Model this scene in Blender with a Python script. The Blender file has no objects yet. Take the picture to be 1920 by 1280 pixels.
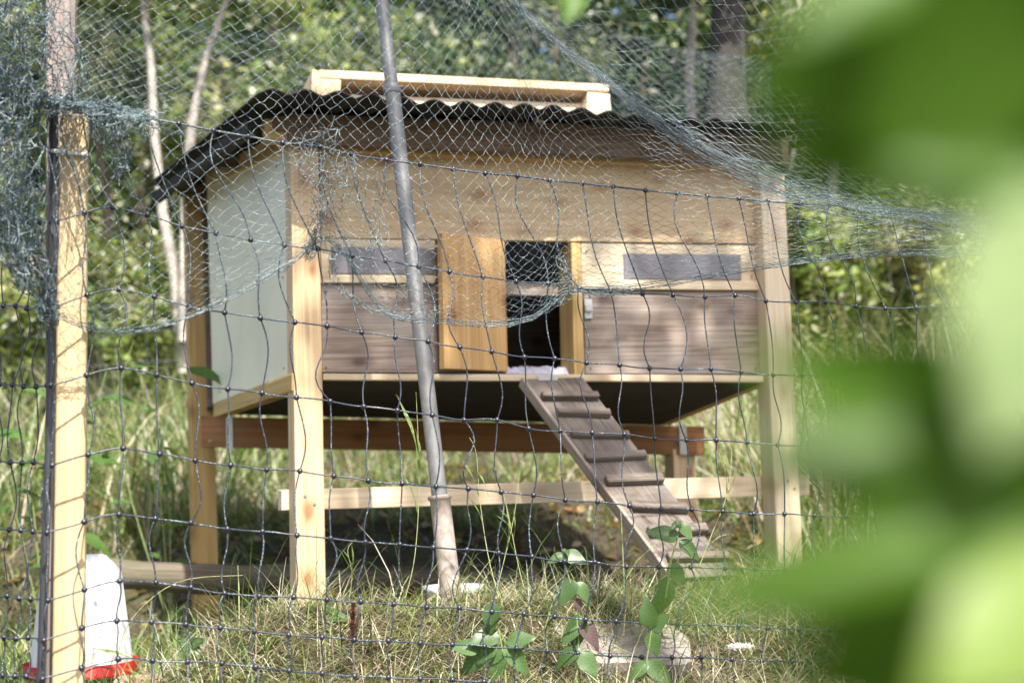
import bpy, bmesh, math, random
import numpy as np
from mathutils import Vector, Matrix

random.seed(7)
RNG = np.random.default_rng(11)
SC = bpy.context.scene
COL = SC.collection
R = math.radians

# ------------------------------------------------------------------ camera
EYE = Vector((0.0, 0.0, 0.60))
FPX, CX, CY = 2667.0, 960.0, 640.0            # focal length and centre in photo pixels (1920 x 1280)
PITCH, ROLL = math.atan(275 / FPX), 0.030
cam_d = bpy.data.cameras.new('camera')
cam = bpy.data.objects.new('camera', cam_d)
COL.objects.link(cam)
cam_d.sensor_width = 36.0
cam_d.lens = 50.0
cam_d.clip_start = 0.02
cam_d.clip_end = 400.0
CAMROT = Matrix.Rotation(math.pi / 2 + PITCH, 3, 'X') @ Matrix.Rotation(-ROLL, 3, 'Z')
cam.matrix_world = Matrix.Translation(EYE) @ CAMROT.to_4x4()
cam_d.dof.use_dof = True
cam_d.dof.focus_distance = 3.30
cam_d.dof.aperture_fstop = 2.6
SC.camera = cam

# ------------------------------------------------------------------ light
SUN_TO = Vector((0.24, -0.60, 0.86)).normalized()       # towards the sun: behind the camera, to the right, high
w = bpy.data.worlds.new('World')
SC.world = w
w.use_nodes = True
nt = w.node_tree
bg = nt.nodes['Background']
sky = nt.nodes.new('ShaderNodeTexSky')
sky.sky_type = 'NISHITA'
sky.sun_disc = False
sky.sun_elevation = math.asin(SUN_TO.z)
sky.sun_rotation = math.atan2(SUN_TO.x, SUN_TO.y)
sky.altitude = 300
sky.dust_density = 4.0
sky.ozone_density = 0.4
nt.links.new(sky.outputs[0], bg.inputs[0])
bg.inputs[1].default_value = 0.115
sun_d = bpy.data.lights.new('sun', 'SUN')
sun = bpy.data.objects.new('sun', sun_d)
COL.objects.link(sun)
sun_d.energy = 4.6
sun_d.angle = R(0.53)
sun_d.color = (1.0, 0.95, 0.87)
sun.rotation_euler = SUN_TO.to_track_quat('Z', 'Y').to_euler()
sun.location = SUN_TO * 30
SC.view_settings.view_transform = 'Standard'
SC.view_settings.look = 'None'
SC.view_settings.gamma = 1.0
SC.view_settings.exposure = 1.36
SC.render.engine = 'CYCLES'
SC.cycles.use_denoising = True
SC.cycles.max_bounces = 8
SC.cycles.transparent_max_bounces = 8
SC.cycles.sample_clamp_indirect = 6.0

# ------------------------------------------------------------------ helpers: rays, planes
def ray(px, py):
    return (CAMROT @ Vector(((px - CX) / FPX, -(py - CY) / FPX, -1.0)))
def P(px, py, D):
    """point seen at photo pixel (px, py) that lies D metres ahead (world Y)"""
    d = ray(px, py)
    return EYE + d * (D / d.y)
class Plane:
    def __init__(s, p, n):
        s.p, s.n = Vector(p), Vector(n).normalized()
    def hit(s, px, py, off=0.0):
        d = ray(px, py)
        t = ((s.p + s.n * off) - EYE).dot(s.n) / d.dot(s.n)
        return EYE + d * t

# ------------------------------------------------------------------ helpers: objects
def link(o, parent=None):
    COL.objects.link(o)
    if parent is not None:
        o.parent = parent
        o.matrix_parent_inverse = Matrix.Identity(4)
    return o
def tag(o, label=None, cat=None, group=None, kind=None):
    if label: o['label'] = label
    if cat: o['category'] = cat
    if group: o['group'] = group
    if kind: o['kind'] = kind
    return o
def thing(name, label, cat, loc=(0, 0, 0), group=None):
    o = bpy.data.objects.new(name, None)
    o.location = loc
    o.empty_display_size = 0.1
    link(o)
    return tag(o, label, cat, group)
def wl(o):
    """world location of the thing an object hangs under (things carry no rotation)"""
    v = Vector((0, 0, 0))
    while o is not None:
        v = v + Vector(o.location)
        o = o.parent
    return v
def np_mesh(name, V, F, mat=None, col=None, smooth=True):
    V = np.asarray(V, dtype=np.float32).reshape(-1, 3)
    F = np.asarray(F, dtype=np.int32)
    me = bpy.data.meshes.new(name)
    k = F.shape[1]
    me.vertices.add(len(V)); me.vertices.foreach_set('co', V.ravel())
    me.loops.add(F.size); me.loops.foreach_set('vertex_index', F.ravel())
    me.polygons.add(len(F))
    me.polygons.foreach_set('loop_start', np.arange(0, F.size, k, dtype=np.int32))
    me.polygons.foreach_set('loop_total', np.full(len(F), k, dtype=np.int32))
    me.polygons.foreach_set('use_smooth', np.full(len(F), smooth))
    me.update(calc_edges=True)
    if col is not None:
        a = me.color_attributes.new('tint', 'FLOAT_COLOR', 'POINT')
        c = np.ones((len(V), 4), dtype=np.float32); c[:, :3] = col
        a.data.foreach_set('color', c.ravel())
    if mat: me.materials.append(mat)
    return me
def obj(name, me, parent=None, mat=None):
    o = bpy.data.objects.new(name, me)
    if mat is not None and not me.materials: me.materials.append(mat)
    return link(o, parent)
def bm_obj(name, bm, mat, parent=None, smooth=False, loc=None):
    """bm holds world coordinates; the object sits at loc (default: the middle) under parent"""
    me = bpy.data.meshes.new(name)
    c = Vector(loc) if loc is not None else sum((v.co for v in bm.verts), Vector()) / max(1, len(bm.verts))
    for v in bm.verts: v.co -= c
    bmesh.ops.recalc_face_normals(bm, faces=bm.faces)
    bm.to_mesh(me); bm.free()
    if smooth:
        for p in me.polygons: p.use_smooth = True
    me.materials.append(mat)
    o = obj(name, me, parent)
    o.location = c - (wl(parent) if parent else Vector())
    return o
def solid(name, front, back, mat, parent=None, xaxis=None, zaxis=None, bevel=0.002):
    """prism between two corresponding polygons (world points). Local X follows xaxis so that wood grain runs along it."""
    n = len(front)
    c = sum(front + back, Vector()) / (2 * n)
    X = (xaxis or (front[1] - front[0])).normalized()
    Z = (zaxis or (front[0] - back[0])).normalized()
    Y = Z.cross(X).normalized(); Z = X.cross(Y).normalized()
    M = Matrix((X, Y, Z))
    vs = [M @ (p - c) for p in front + back]
    bm = bmesh.new()
    bv = [bm.verts.new(v) for v in vs]
    bm.faces.new(bv[:n]); bm.faces.new(list(reversed(bv[n:])))
    for i in range(n):
        j = (i + 1) % n
        bm.faces.new((bv[i], bv[n + i], bv[n + j], bv[j]))
    bmesh.ops.recalc_face_normals(bm, faces=bm.faces)
    if bevel:
        bmesh.ops.bevel(bm, geom=list(bm.edges), offset=bevel, segments=1, affect='EDGES', clamp_overlap=True)
    me = bpy.data.meshes.new(name)
    bm.to_mesh(me); bm.free()
    me.materials.append(mat)
    o = obj(name, me, parent)
    rot = M.transposed().to_4x4()
    pl = wl_mat(parent) if parent else Matrix.Identity(4)
    o.matrix_basis = pl.inverted() @ (Matrix.Translation(c) @ rot)
    return o
def wl_mat(o):
    m = Matrix.Identity(4)
    while o is not None:
        m = o.matrix_basis @ m
        o = o.parent
    return m
def slab(name, plane, quad, t, mat, parent=None, off=0.0, grain='h', bevel=0.002):
    """board whose outer face covers the photo quad (tl, tr, br, bl) on a plane, t metres thick behind it"""
    f = [plane.hit(x, y, off) for x, y in quad]
    b = [p - plane.n * t for p in f]
    ax = (f[1] - f[0]) if grain == 'h' else (f[3] - f[0])
    return solid(name, f, b, mat, parent, ax, plane.n, bevel)

def tube_np(pts, rad, sides=6, cap=True):
    pts = np.asarray([tuple(p) for p in pts], dtype=np.float64)
    n = len(pts)
    rad = np.broadcast_to(np.asarray(rad, dtype=np.float64), (n,))
    T = np.gradient(pts, axis=0)
    T /= np.linalg.norm(T, axis=1)[:, None] + 1e-12
    ref = np.array([0.0, 0.0, 1.0])
    if abs(T[0] @ ref) > 0.9: ref = np.array([1.0, 0.0, 0.0])
    U = np.cross(T, ref); U /= np.linalg.norm(U, axis=1)[:, None] + 1e-12
    W = np.cross(T, U)
    a = np.arange(sides) * 2 * math.pi / sides
    V = pts[:, None, :] + rad[:, None, None] * (np.cos(a)[None, :, None] * U[:, None, :] + np.sin(a)[None, :, None] * W[:, None, :])
    V = V.reshape(-1, 3)
    i = np.arange(n - 1)[:, None] * sides; k = np.arange(sides)[None, :]; k2 = (k + 1) % sides
    F = np.stack([i + k, i + k2, i + sides + k2, i + sides + k], axis=-1).reshape(-1, 4)
    return V, F
def merge(parts):
    Vs, Fs, o = [], [], 0
    for V, F in parts:
        Vs.append(V); Fs.append(F + o); o += len(V)
    return np.concatenate(Vs), np.concatenate(Fs)
def prisms(A, B, r, sides=3):
    """one thin prism per segment A[i] -> B[i]"""
    A = np.asarray(A); B = np.asarray(B); n = len(A)
    T = B - A; T = T / (np.linalg.norm(T, axis=1)[:, None] + 1e-12)
    ref = np.tile(np.array([0.13, 0.97, 0.21]), (n, 1))
    U = np.cross(T, ref); U /= np.linalg.norm(U, axis=1)[:, None] + 1e-12
    W = np.cross(T, U)
    a = np.arange(sides) * 2 * math.pi / sides + 0.4
    ring = (np.cos(a)[None, :, None] * U[:, None, :] + np.sin(a)[None, :, None] * W[:, None, :]) * (r if np.isscalar(r) else np.asarray(r)[:, None, None])
    V = np.concatenate([A[:, None] + ring, B[:, None] + ring], axis=1).reshape(-1, 3)
    base = np.arange(n)[:, None] * (2 * sides); k = np.arange(sides)[None, :]; k2 = (k + 1) % sides
    F = np.stack([base + k, base + k2, base + sides + k2, base + sides + k], axis=-1).reshape(-1, 4)
    return V, F
def centred(V):
    c = V.mean(axis=0)
    return V - c, Vector(c)
def mesh_thing(name, V, F, mat, parent=None, col=None, smooth=True):
    V, c = centred(np.asarray(V, dtype=np.float64))
    o = obj(name, np_mesh(name, V, F, mat, col, smooth), parent)
    o.location = c - (wl(parent) if parent else Vector())
    return o

# ------------------------------------------------------------------ materials
def new_mat(name):
    m = bpy.data.materials.new(name); m.use_nodes = True
    t = m.node_tree
    return m, t, t.nodes['Principled BSDF']
def N(t, typ, **kw):
    n = t.nodes.new(typ)
    for k, v in kw.items():
        if k in n.inputs: n.inputs[k].default_value = v
        else: setattr(n, k, v)
    return n
def ramp(t, stops):
    n = t.nodes.new('ShaderNodeValToRGB')
    e = n.color_ramp.elements
    while len(e) < len(stops): e.new(0.5)
    for i, (p, c) in enumerate(stops):
        e[i].position = p; e[i].color = (*c, 1)
    return n
def mixc(t, fac, a, b, blend='MIX'):
    n = t.nodes.new('ShaderNodeMix'); n.data_type = 'RGBA'; n.blend_type = blend
    for s, v in ((0, fac), (6, a), (7, b)):
        if hasattr(v, 'is_output'): t.links.new(v, n.inputs[s])
        elif s == 0: n.inputs[0].default_value = v
        else: n.inputs[s].default_value = (*v, 1)
    return n.outputs[2]
def rand_coord(t, scale, amount=30.0):
    tc = t.nodes.new('ShaderNodeTexCoord'); oi = t.nodes.new('ShaderNodeObjectInfo')
    mul = N(t, 'ShaderNodeMath', operation='MULTIPLY'); mul.inputs[1].default_value = amount
    t.links.new(oi.outputs['Random'], mul.inputs[0])
    add = N(t, 'ShaderNodeVectorMath', operation='ADD')
    t.links.new(tc.outputs['Object'], add.inputs[0]); t.links.new(mul.outputs[0], add.inputs[1])
    mp = N(t, 'ShaderNodeMapping'); mp.inputs['Scale'].default_value = scale
    t.links.new(add.outputs[0], mp.inputs[0])
    return mp.outputs[0], add.outputs[0]
def wood(name, light, dark, knot=None, stain=None, grain=1.0, rough=0.62, knots=0.5, bump=0.25, band=10.0, wavy=1.0):
    m, t, b = new_mat(name)
    v, raw = rand_coord(t, (1.1, band, band))
    n1 = N(t, 'ShaderNodeTexNoise', Scale=1.6, Detail=5.0, Roughness=0.55, Distortion=0.9 * wavy)
    t.links.new(v, n1.inputs['Vector'])
    v2, _ = rand_coord(t, (3.0, 150, 150))
    n2 = N(t, 'ShaderNodeTexNoise', Scale=1.0, Detail=3.0, Roughness=0.6)
    t.links.new(v2, n2.inputs['Vector'])
    v3, _ = rand_coord(t, (0.8, 32, 32))
    n3 = N(t, 'ShaderNodeTexNoise', Scale=1.5, Detail=3.0, Roughness=0.6, Distortion=1.6 * wavy)
    t.links.new(v3, n3.inputs['Vector'])
    r1 = ramp(t, [(0.3, dark), (0.68, light)]); t.links.new(n1.outputs[0], r1.inputs[0])
    r3 = ramp(t, [(0.42, tuple(0.72 * x for x in dark)), (0.56, light)]); t.links.new(n3.outputs[0], r3.inputs[0])
    c = mixc(t, 0.38 * grain, r1.outputs[0], r3.outputs[0])
    r2 = ramp(t, [(0.33, (0.80, 0.77, 0.73)), (0.6, (1, 1, 1))]); t.links.new(n2.outputs[0], r2.inputs[0])
    c = mixc(t, min(1, 0.65 * grain), c, r2.outputs[0], 'MULTIPLY')
    if knot and knots > 0:
        vk, _ = rand_coord(t, (4.2, 7.5, 7.5), 17.0)
        vo = N(t, 'ShaderNodeTexVoronoi', Scale=1.0, Randomness=1.0, voronoi_dimensions='2D'); t.links.new(vk, vo.inputs['Vector'])
        nn = N(t, 'ShaderNodeTexNoise', Scale=9.0, Detail=2.0); t.links.new(raw, nn.inputs['Vector'])
        sm = N(t, 'ShaderNodeMath', operation='MULTIPLY_ADD'); sm.inputs[1].default_value = 0.12; 
        t.links.new(nn.outputs[0], sm.inputs[0]); t.links.new(vo.outputs['Distance'], sm.inputs[2])
        rk = ramp(t, [(0.10, (1, 1, 1)), (0.19, (0.35, 0.35, 0.35)), (0.30, (0, 0, 0))]); t.links.new(sm.outputs[0], rk.inputs[0])
        mk = N(t, 'ShaderNodeMath', operation='MULTIPLY'); mk.inputs[1].default_value = knots; t.links.new(rk.outputs[0], mk.inputs[0])
        c = mixc(t, mk.outputs[0], c, knot)
    if stain:
        ns = N(t, 'ShaderNodeTexNoise', Scale=5.0, Detail=6.0, Roughness=0.65); t.links.new(raw, ns.inputs['Vector'])
        rs = ramp(t, [(0.45, (0, 0, 0)), (0.72, (0.75, 0.75, 0.75))]); t.links.new(ns.outputs[0], rs.inputs[0])
        c = mixc(t, rs.outputs[0], c, stain)
    t.links.new(c, b.inputs['Base Color'])
    b.inputs['Roughness'].default_value = rough
    b.inputs['Specular IOR Level'].default_value = 0.35
    bp = N(t, 'ShaderNodeBump', Strength=bump, Distance=0.002)
    ms = N(t, 'ShaderNodeMath', operation='ADD'); t.links.new(n2.outputs[0], ms.inputs[0]); t.links.new(n3.outputs[0], ms.inputs[1])
    t.links.new(ms.outputs[0], bp.inputs['Height']); t.links.new(bp.outputs[0], b.inputs['Normal'])
    return m
def plain(name, col, rough=0.5, metal=0.0, var=0.25, scale=30.0, spec=0.4, bump=0.0):
    m, t, b = new_mat(name)
    v, raw = rand_coord(t, (1, 1, 1))
    n = N(t, 'ShaderNodeTexNoise', Scale=scale, Detail=4.0, Roughness=0.6); t.links.new(v, n.inputs['Vector'])
    r = ramp(t, [(0.3, tuple(x * (1 - var) for x in col)), (0.7, tuple(min(1, x * (1 + var * 0.6)) for x in col))])
    t.links.new(n.outputs[0], r.inputs[0]); t.links.new(r.outputs[0], b.inputs['Base Color'])
    b.inputs['Roughness'].default_value = rough; b.inputs['Metallic'].default_value = metal
    b.inputs['Specular IOR Level'].default_value = spec
    if bump:
        bp = N(t, 'ShaderNodeBump', Strength=bump, Distance=0.003)
        t.links.new(n.outputs[0], bp.inputs['Height']); t.links.new(bp.outputs[0], b.inputs['Normal'])
    return m
def leaf_mat(name, translucent=0.45, rough=0.4, use_attr=True, col=(0.1, 0.2, 0.04), spec=0.5, tcol=1.5):
    m, t, b = new_mat(name)
    if use_attr:
        a = t.nodes.new('ShaderNodeVertexColor'); a.layer_name = 'tint'; c = a.outputs[0]
    else:
        v, raw = rand_coord(t, (1, 1, 1), 5.0)
        n = N(t, 'ShaderNodeTexNoise', Scale=22.0, Detail=3.0); t.links.new(v, n.inputs['Vector'])
        oi = t.nodes.new('ShaderNodeObjectInfo')
        r = ramp(t, [(0.3, tuple(0.72 * x for x in col)), (0.7, tuple(1.15 * x for x in col))]); t.links.new(n.outputs[0], r.inputs[0])
        # veins: fine stripes that run out from the midrib (local Y is the midrib)
        tc = t.nodes.new('ShaderNodeTexCoord'); sx = t.nodes.new('ShaderNodeSeparateXYZ'); t.links.new(tc.outputs['Object'], sx.inputs[0])
        ab = N(t, 'ShaderNodeMath', operation='ABSOLUTE'); t.links.new(sx.outputs[0], ab.inputs[0])
        su = N(t, 'ShaderNodeMath', operation='SUBTRACT'); t.links.new(sx.outputs[1], su.inputs[0]); t.links.new(ab.outputs[0], su.inputs[1])
        mu = N(t, 'ShaderNodeMath', operation='MULTIPLY'); mu.inputs[1].default_value = 55.0; t.links.new(su.outputs[0], mu.inputs[0])
        si = N(t, 'ShaderNodeMath', operation='SINE'); t.links.new(mu.outputs[0], si.inputs[0])
        rv = ramp(t, [(0.86, (0, 0, 0)), (0.99, (0.45, 0.45, 0.45))]); t.links.new(si.outputs[0], rv.inputs[0])
        c = mixc(t, rv.outputs[0], r.outputs[0], tuple(min(1, 1.7 * x + 0.03) for x in col))
        hue = N(t, 'ShaderNodeHueSaturation'); 
        mr = N(t, 'ShaderNodeMapRange'); mr.inputs[3].default_value = 0.78; mr.inputs[4].default_value = 1.2
        t.links.new(oi.outputs['Random'], mr.inputs[0]); t.links.new(mr.outputs[0], hue.inputs['Value']); t.links.new(c, hue.inputs['Color'])
        c = hue.outputs[0]
    t.links.new(c, b.inputs['Base Color'])
    b.inputs['Roughness'].default_value = rough
    b.inputs['Specular IOR Level'].default_value = spec
    tr = t.nodes.new('ShaderNodeBsdfTranslucent')
    g = mixc(t, 1.0, c, (tcol, tcol * 1.05, tcol * 0.55), 'MULTIPLY'); t.links.new(g, tr.inputs[0])
    ms = t.nodes.new('ShaderNodeMixShader'); ms.inputs[0].default_value = translucent
    t.links.new(b.outputs[0], ms.inputs[1]); t.links.new(tr.outputs[0], ms.inputs[2])
    t.links.new(ms.outputs[0], t.nodes['Material Output'].inputs[0])
    return m
def twine(name, dark, pale, thr=(0.5, 0.66), rough=0.35, scale=320.0):
    m, t, b = new_mat(name)
    tc = t.nodes.new('ShaderNodeTexCoord')
    n = N(t, 'ShaderNodeTexNoise', Scale=scale, Detail=1.0); t.links.new(tc.outputs['Object'], n.inputs['Vector'])
    n2 = N(t, 'ShaderNodeTexNoise', Scale=9.0, Detail=2.0); t.links.new(tc.outputs['Object'], n2.inputs['Vector'])
    mu = N(t, 'ShaderNodeMath', operation='MULTIPLY_ADD'); mu.inputs[1].default_value = 0.5; mu.inputs[2].default_value = -0.25
    t.links.new(n2.outputs[0], mu.inputs[0])
    ad = N(t, 'ShaderNodeMath', operation='ADD'); t.links.new(n.outputs[0], ad.inputs[0]); t.links.new(mu.outputs[0], ad.inputs[1])
    r = ramp(t, [(thr[0], dark), (thr[1], pale)]); t.links.new(ad.outputs[0], r.inputs[0])
    t.links.new(r.outputs[0], b.inputs['Base Color'])
    b.inputs['Roughness'].default_value = rough; b.inputs['Specular IOR Level'].default_value = 0.8
    return m

PINE = wood('pine', (0.70, 0.53, 0.34), (0.58, 0.41, 0.23), knot=(0.24, 0.10, 0.035), knots=0.8)
PINE_PALE = wood('pine_pale', (0.74, 0.62, 0.45), (0.64, 0.51, 0.34), knot=(0.30, 0.15, 0.06), knots=0.4)
PINE_YELLOW = wood('pine_yellow', (0.60, 0.42, 0.18), (0.48, 0.31, 0.11), knot=(0.2, 0.09, 0.03), knots=0.6)
PINE_GREEN = wood('pressure_treated_pine', (0.60, 0.47, 0.28), (0.49, 0.37, 0.20), stain=(0.40, 0.30, 0.17), knots=0.0, bump=0.5)
PLY = wood('spruce_panel', (0.68, 0.53, 0.33), (0.57, 0.42, 0.24), knot=(0.30, 0.14, 0.06), knots=0.8, stain=(0.50, 0.35, 0.22), band=7.0)
DOORWOOD = wood('orange_pine_door', (0.63, 0.405, 0.18), (0.51, 0.295, 0.11), knot=(0.22, 0.07, 0.02), knots=0.9)
OLDPLANK = wood('weathered_plank', (0.40, 0.335, 0.285), (0.22, 0.16, 0.122), knot=(0.07, 0.045, 0.035), knots=0.8, stain=(0.36, 0.325, 0.30), grain=1.35, rough=0.8, bump=0.8, band=7.0, wavy=1.3)
FASCIA = wood('dark_old_board', (0.22, 0.145, 0.09), (0.11, 0.068, 0.044), knot=(0.04, 0.02, 0.012), knots=0.6, stain=(0.20, 0.16, 0.13), grain=1.2, rough=0.85, bump=0.6)
RAMPWOOD = wood('grey_brown_ramp_wood', (0.215, 0.18, 0.15), (0.115, 0.09, 0.072), knot=(0.06, 0.04, 0.03), knots=0.5, stain=(0.20, 0.18, 0.165), grain=1.2, rough=0.85, bump=0.7)
REDBROWN = wood('red_brown_beam', (0.38, 0.19, 0.08), (0.27, 0.125, 0.05), knot=(0.07, 0.025, 0.012), knots=0.6)
GREYPOST = wood('silvered_post', (0.36, 0.31, 0.28), (0.20, 0.16, 0.145), stain=(0.12, 0.10, 0.10), knots=0.0, grain=1.3, rough=0.85, bump=0.7)
LOGWOOD = wood('old_log', (0.17, 0.14, 0.105), (0.075, 0.062, 0.048), stain=(0.10, 0.11, 0.055), knots=0.0, grain=1.3, rough=0.9, bump=0.9)
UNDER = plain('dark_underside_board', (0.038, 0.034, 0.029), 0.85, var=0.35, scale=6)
WHITEPANEL = plain('cream_white_panel', (0.88, 0.85, 0.70), 0.30, var=0.10, scale=3, spec=0.45)
PANE = plain('grey_acrylic_pane', (0.20, 0.19, 0.205), 0.35, var=0.08, scale=8, spec=0.5)
BITUMEN = plain('corrugated_bitumen', (0.028, 0.021, 0.016), 0.8, var=0.35, scale=25, bump=0.25)
STEEL = plain('galvanised_steel', (0.22, 0.22, 0.215), 0.45, metal=0.35, var=0.2, scale=40, bump=0.08)
RUSTY = plain('stained_sleeve', (0.40, 0.33, 0.29), 0.65, metal=0.1, var=0.35, scale=35, bump=0.2)
ZINC = plain('zinc_plate', (0.55, 0.56, 0.55), 0.4, metal=0.5, var=0.15)
WHITEPLASTIC = plain('white_plastic', (0.74, 0.75, 0.76), 0.4, var=0.16, scale=7)
REDPLASTIC = plain('red_plastic', (0.36, 0.012, 0.014), 0.4, var=0.1)
BLACKPLASTIC = plain('black_plastic_stake', (0.035, 0.036, 0.042), 0.4, var=0.3, spec=0.6)
BRICKM = plain('pink_brick', (0.45, 0.27, 0.21), 0.85, var=0.25, scale=50, bump=0.4)
BEDDING = plain('pale_bedding', (0.55, 0.54, 0.66), 0.9, var=0.35, scale=60, bump=0.5)
STONE = plain('pale_weathered_slab', (0.27, 0.24, 0.215), 0.9, var=0.4, scale=16, bump=0.5)
KNOTM = plain('dark_knot', (0.016, 0.016, 0.03), 0.35, var=0.3, spec=0.7)
FEATHERM = plain('white_down', (0.75, 0.72, 0.69), 0.9, var=0.1)
CORD = twine('navy_twisted_cord', (0.016, 0.024, 0.042), (0.30, 0.38, 0.39), (0.60, 0.70), 0.42, 420.0)
NETM = twine('teal_net_twine', (0.045, 0.075, 0.09), (0.30, 0.39, 0.41), (0.47, 0.70), 0.35, 300.0)  # pale flecks paint the sunlit sparkle of the strands
NETDARK = twine('dark_net_twine', (0.025, 0.045, 0.055), (0.20, 0.28, 0.30), (0.50, 0.72), 0.4, 300.0)  # darker copy of the net twine, used for the fold
BARK = plain('grey_bark', (0.16, 0.12, 0.09), 0.9, var=0.5, scale=12, bump=0.6)
BARK_PALE = plain('pale_bark', (0.44, 0.39, 0.345), 0.85, var=0.6, scale=9, bump=0.4)
BARK_DARK = plain('dark_bark', (0.05, 0.045, 0.04), 0.9, var=0.4, scale=9, bump=0.5)
STEMM = plain('green_stem', (0.20, 0.25, 0.09), 0.6, var=0.2)
FOLIAGE = leaf_mat('foliage', 0.4, 0.34)
GRASSM = leaf_mat('grass_blade', 0.3, 0.5, tcol=1.3)
LEAF_A = leaf_mat('weed_leaf', 0.35, 0.42, False, (0.075, 0.14, 0.042))
LEAF_P = leaf_mat('purple_leaf', 0.3, 0.45, False, (0.10, 0.06, 0.06))
LEAF_S = leaf_mat('shrub_leaf', 0.4, 0.45, False, (0.075, 0.15, 0.03))
LEAF_F = leaf_mat('foreground_leaf', 0.42, 0.42, False, (0.066, 0.142, 0.011), spec=0.2)

# ------------------------------------------------------------------ terrain
YK = [-8, 0, 2.6, 3.1, 4.15, 5.45, 6.1, 8, 12, 20, 40]
ZK = [0.0, 0.05, 0.09, 0.11, 0.08, 0.08, 0.42, 0.76, 1.75, 4.3, 12.0]
def sstep(a, b, x):
    t = np.clip((x - a) / (b - a), 0, 1); return t * t * (3 - 2 * t)
def ground(x, y):
    x = np.asarray(x, dtype=np.float64); y = np.asarray(y, dtype=np.float64)
    ys = y - 0.10 * np.clip(x, -3, 3) * (y > 0)             # the bank runs parallel to the coop
    z = 0.25 * (np.interp(ys - 0.15, YK, ZK) + np.interp(ys + 0.15, YK, ZK) + 2 * np.interp(ys, YK, ZK))
    s = (y - 3.66) - 0.42 * x                                  # mound ridge between net and coop
    m = np.exp(-(s / np.where(s < 0, 0.33, 0.27)) ** 2) * sstep(-0.95, -0.5, x) * 0.235
    z = z + m
    z = z + 0.018 * np.sin(3.1 * x + 1.3) * np.cos(2.7 * y) + 0.012 * np.sin(7.3 * x + 2.0 * y) + 0.008 * np.sin(13.0 * y - 5.0 * x)
    z = z + 0.12 * np.sin(0.5 * x + 0.8) * sstep(7, 14, y)
    return z
def gz(x, y): return float(ground(x, y))
xs = np.unique(np.concatenate([np.linspace(-45, -6, 22), np.linspace(-6, 6, 121), np.linspace(6, 45, 22)]))
ys_ = np.unique(np.concatenate([np.linspace(-30, 1.5, 22), np.linspace(1.5, 10, 120), np.linspace(10, 60, 50)]))
GX, GY = np.meshgrid(xs, ys_)
GV = np.stack([GX, GY, ground(GX, GY)], -1).reshape(-1, 3)
nx, ny = len(xs), len(ys_)
ii, jj = np.meshgrid(np.arange(nx - 1), np.arange(ny - 1))
b0 = (jj * nx + ii).ravel()
GF = np.stack([b0, b0 + 1, b0 + nx + 1, b0 + nx], -1)
m, t, b = new_mat('soil')
tc = t.nodes.new('ShaderNodeTexCoord')
n1 = N(t, 'ShaderNodeTexNoise', Scale=2.3, Detail=8.0, Roughness=0.65); t.links.new(tc.outputs['Object'], n1.inputs['Vector'])
n2 = N(t, 'ShaderNodeTexNoise', Scale=38.0, Detail=5.0, Roughness=0.7); t.links.new(tc.outputs['Object'], n2.inputs['Vector'])
r1 = ramp(t, [(0.38, (0.034, 0.026, 0.018)), (0.52, (0.075, 0.058, 0.036)), (0.66, (0.05, 0.06, 0.022))]); t.links.new(n1.outputs[0], r1.inputs[0])
r2 = ramp(t, [(0.3, (0.5, 0.5, 0.5)), (0.7, (1.3, 1.25, 1.15))]); t.links.new(n2.outputs[0], r2.inputs[0])
t.links.new(mixc(t, 1.0, r1.outputs[0], r2.outputs[0], 'MULTIPLY'), b.inputs['Base Color'])
b.inputs['Roughness'].default_value = 0.95
bp = N(t, 'ShaderNodeBump', Strength=0.8, Distance=0.02); t.links.new(n2.outputs[0], bp.inputs['Height']); t.links.new(bp.outputs[0], b.inputs['Normal'])
SOIL = m
g = obj('ground', np_mesh('ground', GV, GF, SOIL))
tag(g, 'grassy soil bank that rises behind the coop', None, kind='structure')

# ------------------------------------------------------------------ the coop
A_DIR = Vector((0.92, 0.386, 0)).normalized()          # along the front, to the right
B_DIR = Vector((-A_DIR.y, A_DIR.x, 0))                   # from front to back
FN = -B_DIR                                              # outward normal of the front
FLP = P(580, 915, 4.0)
FRONT = Plane(FLP, FN)
SIDEP = Plane(FRONT.hit(545, 700), -A_DIR)
COOP_LOC = Vector((FLP.x + 0.7, FLP.y + 1.0, gz(FLP.x + 0.7, FLP.y + 1.0)))
coop = thing('chicken_coop', 'raised wooden chicken coop with corrugated roof, open pop door and ramp', 'chicken coop', COOP_LOC)

def disc(name, c, n, r, h, mat, parent, sides=14):
    bm = bmesh.new()
    ret = bmesh.ops.create_cone(bm, segments=sides, radius1=r, radius2=r * 0.85, depth=h, cap_ends=True)
    q = Vector(n).to_track_quat('Z', 'Y').to_matrix().to_4x4()
    bmesh.ops.transform(bm, matrix=Matrix.Translation(c) @ q, verts=bm.verts)
    return bm_obj(name, bm, mat, parent)
# posts
slab('post', FRONT, [(545, 255), (597, 262), (612, 1170), (557, 1170)], 0.075, PINE, coop, grain='v')
slab('post', FRONT, [(1425, 322), (1471, 326), (1508, 1090), (1461, 1090)], 0.075, PINE_PALE, coop, grain='v')
slab('post', FRONT, [(347, 338), (391, 330), (414, 1230), (368, 1230)], 0.07, PINE_YELLOW, coop, off=-1.50, grain='v')
slab('post', FRONT, [(1262, 842), (1303, 842), (1310, 1010), (1268, 1010)], 0.07, PINE, coop, off=-0.70, grain='v')
# rail behind the two front posts
slab('rail', FRONT, [(528, 918), (1519, 889), (1519, 928), (528, 957)], 0.045, PINE_PALE, coop, off=-0.079)
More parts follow.
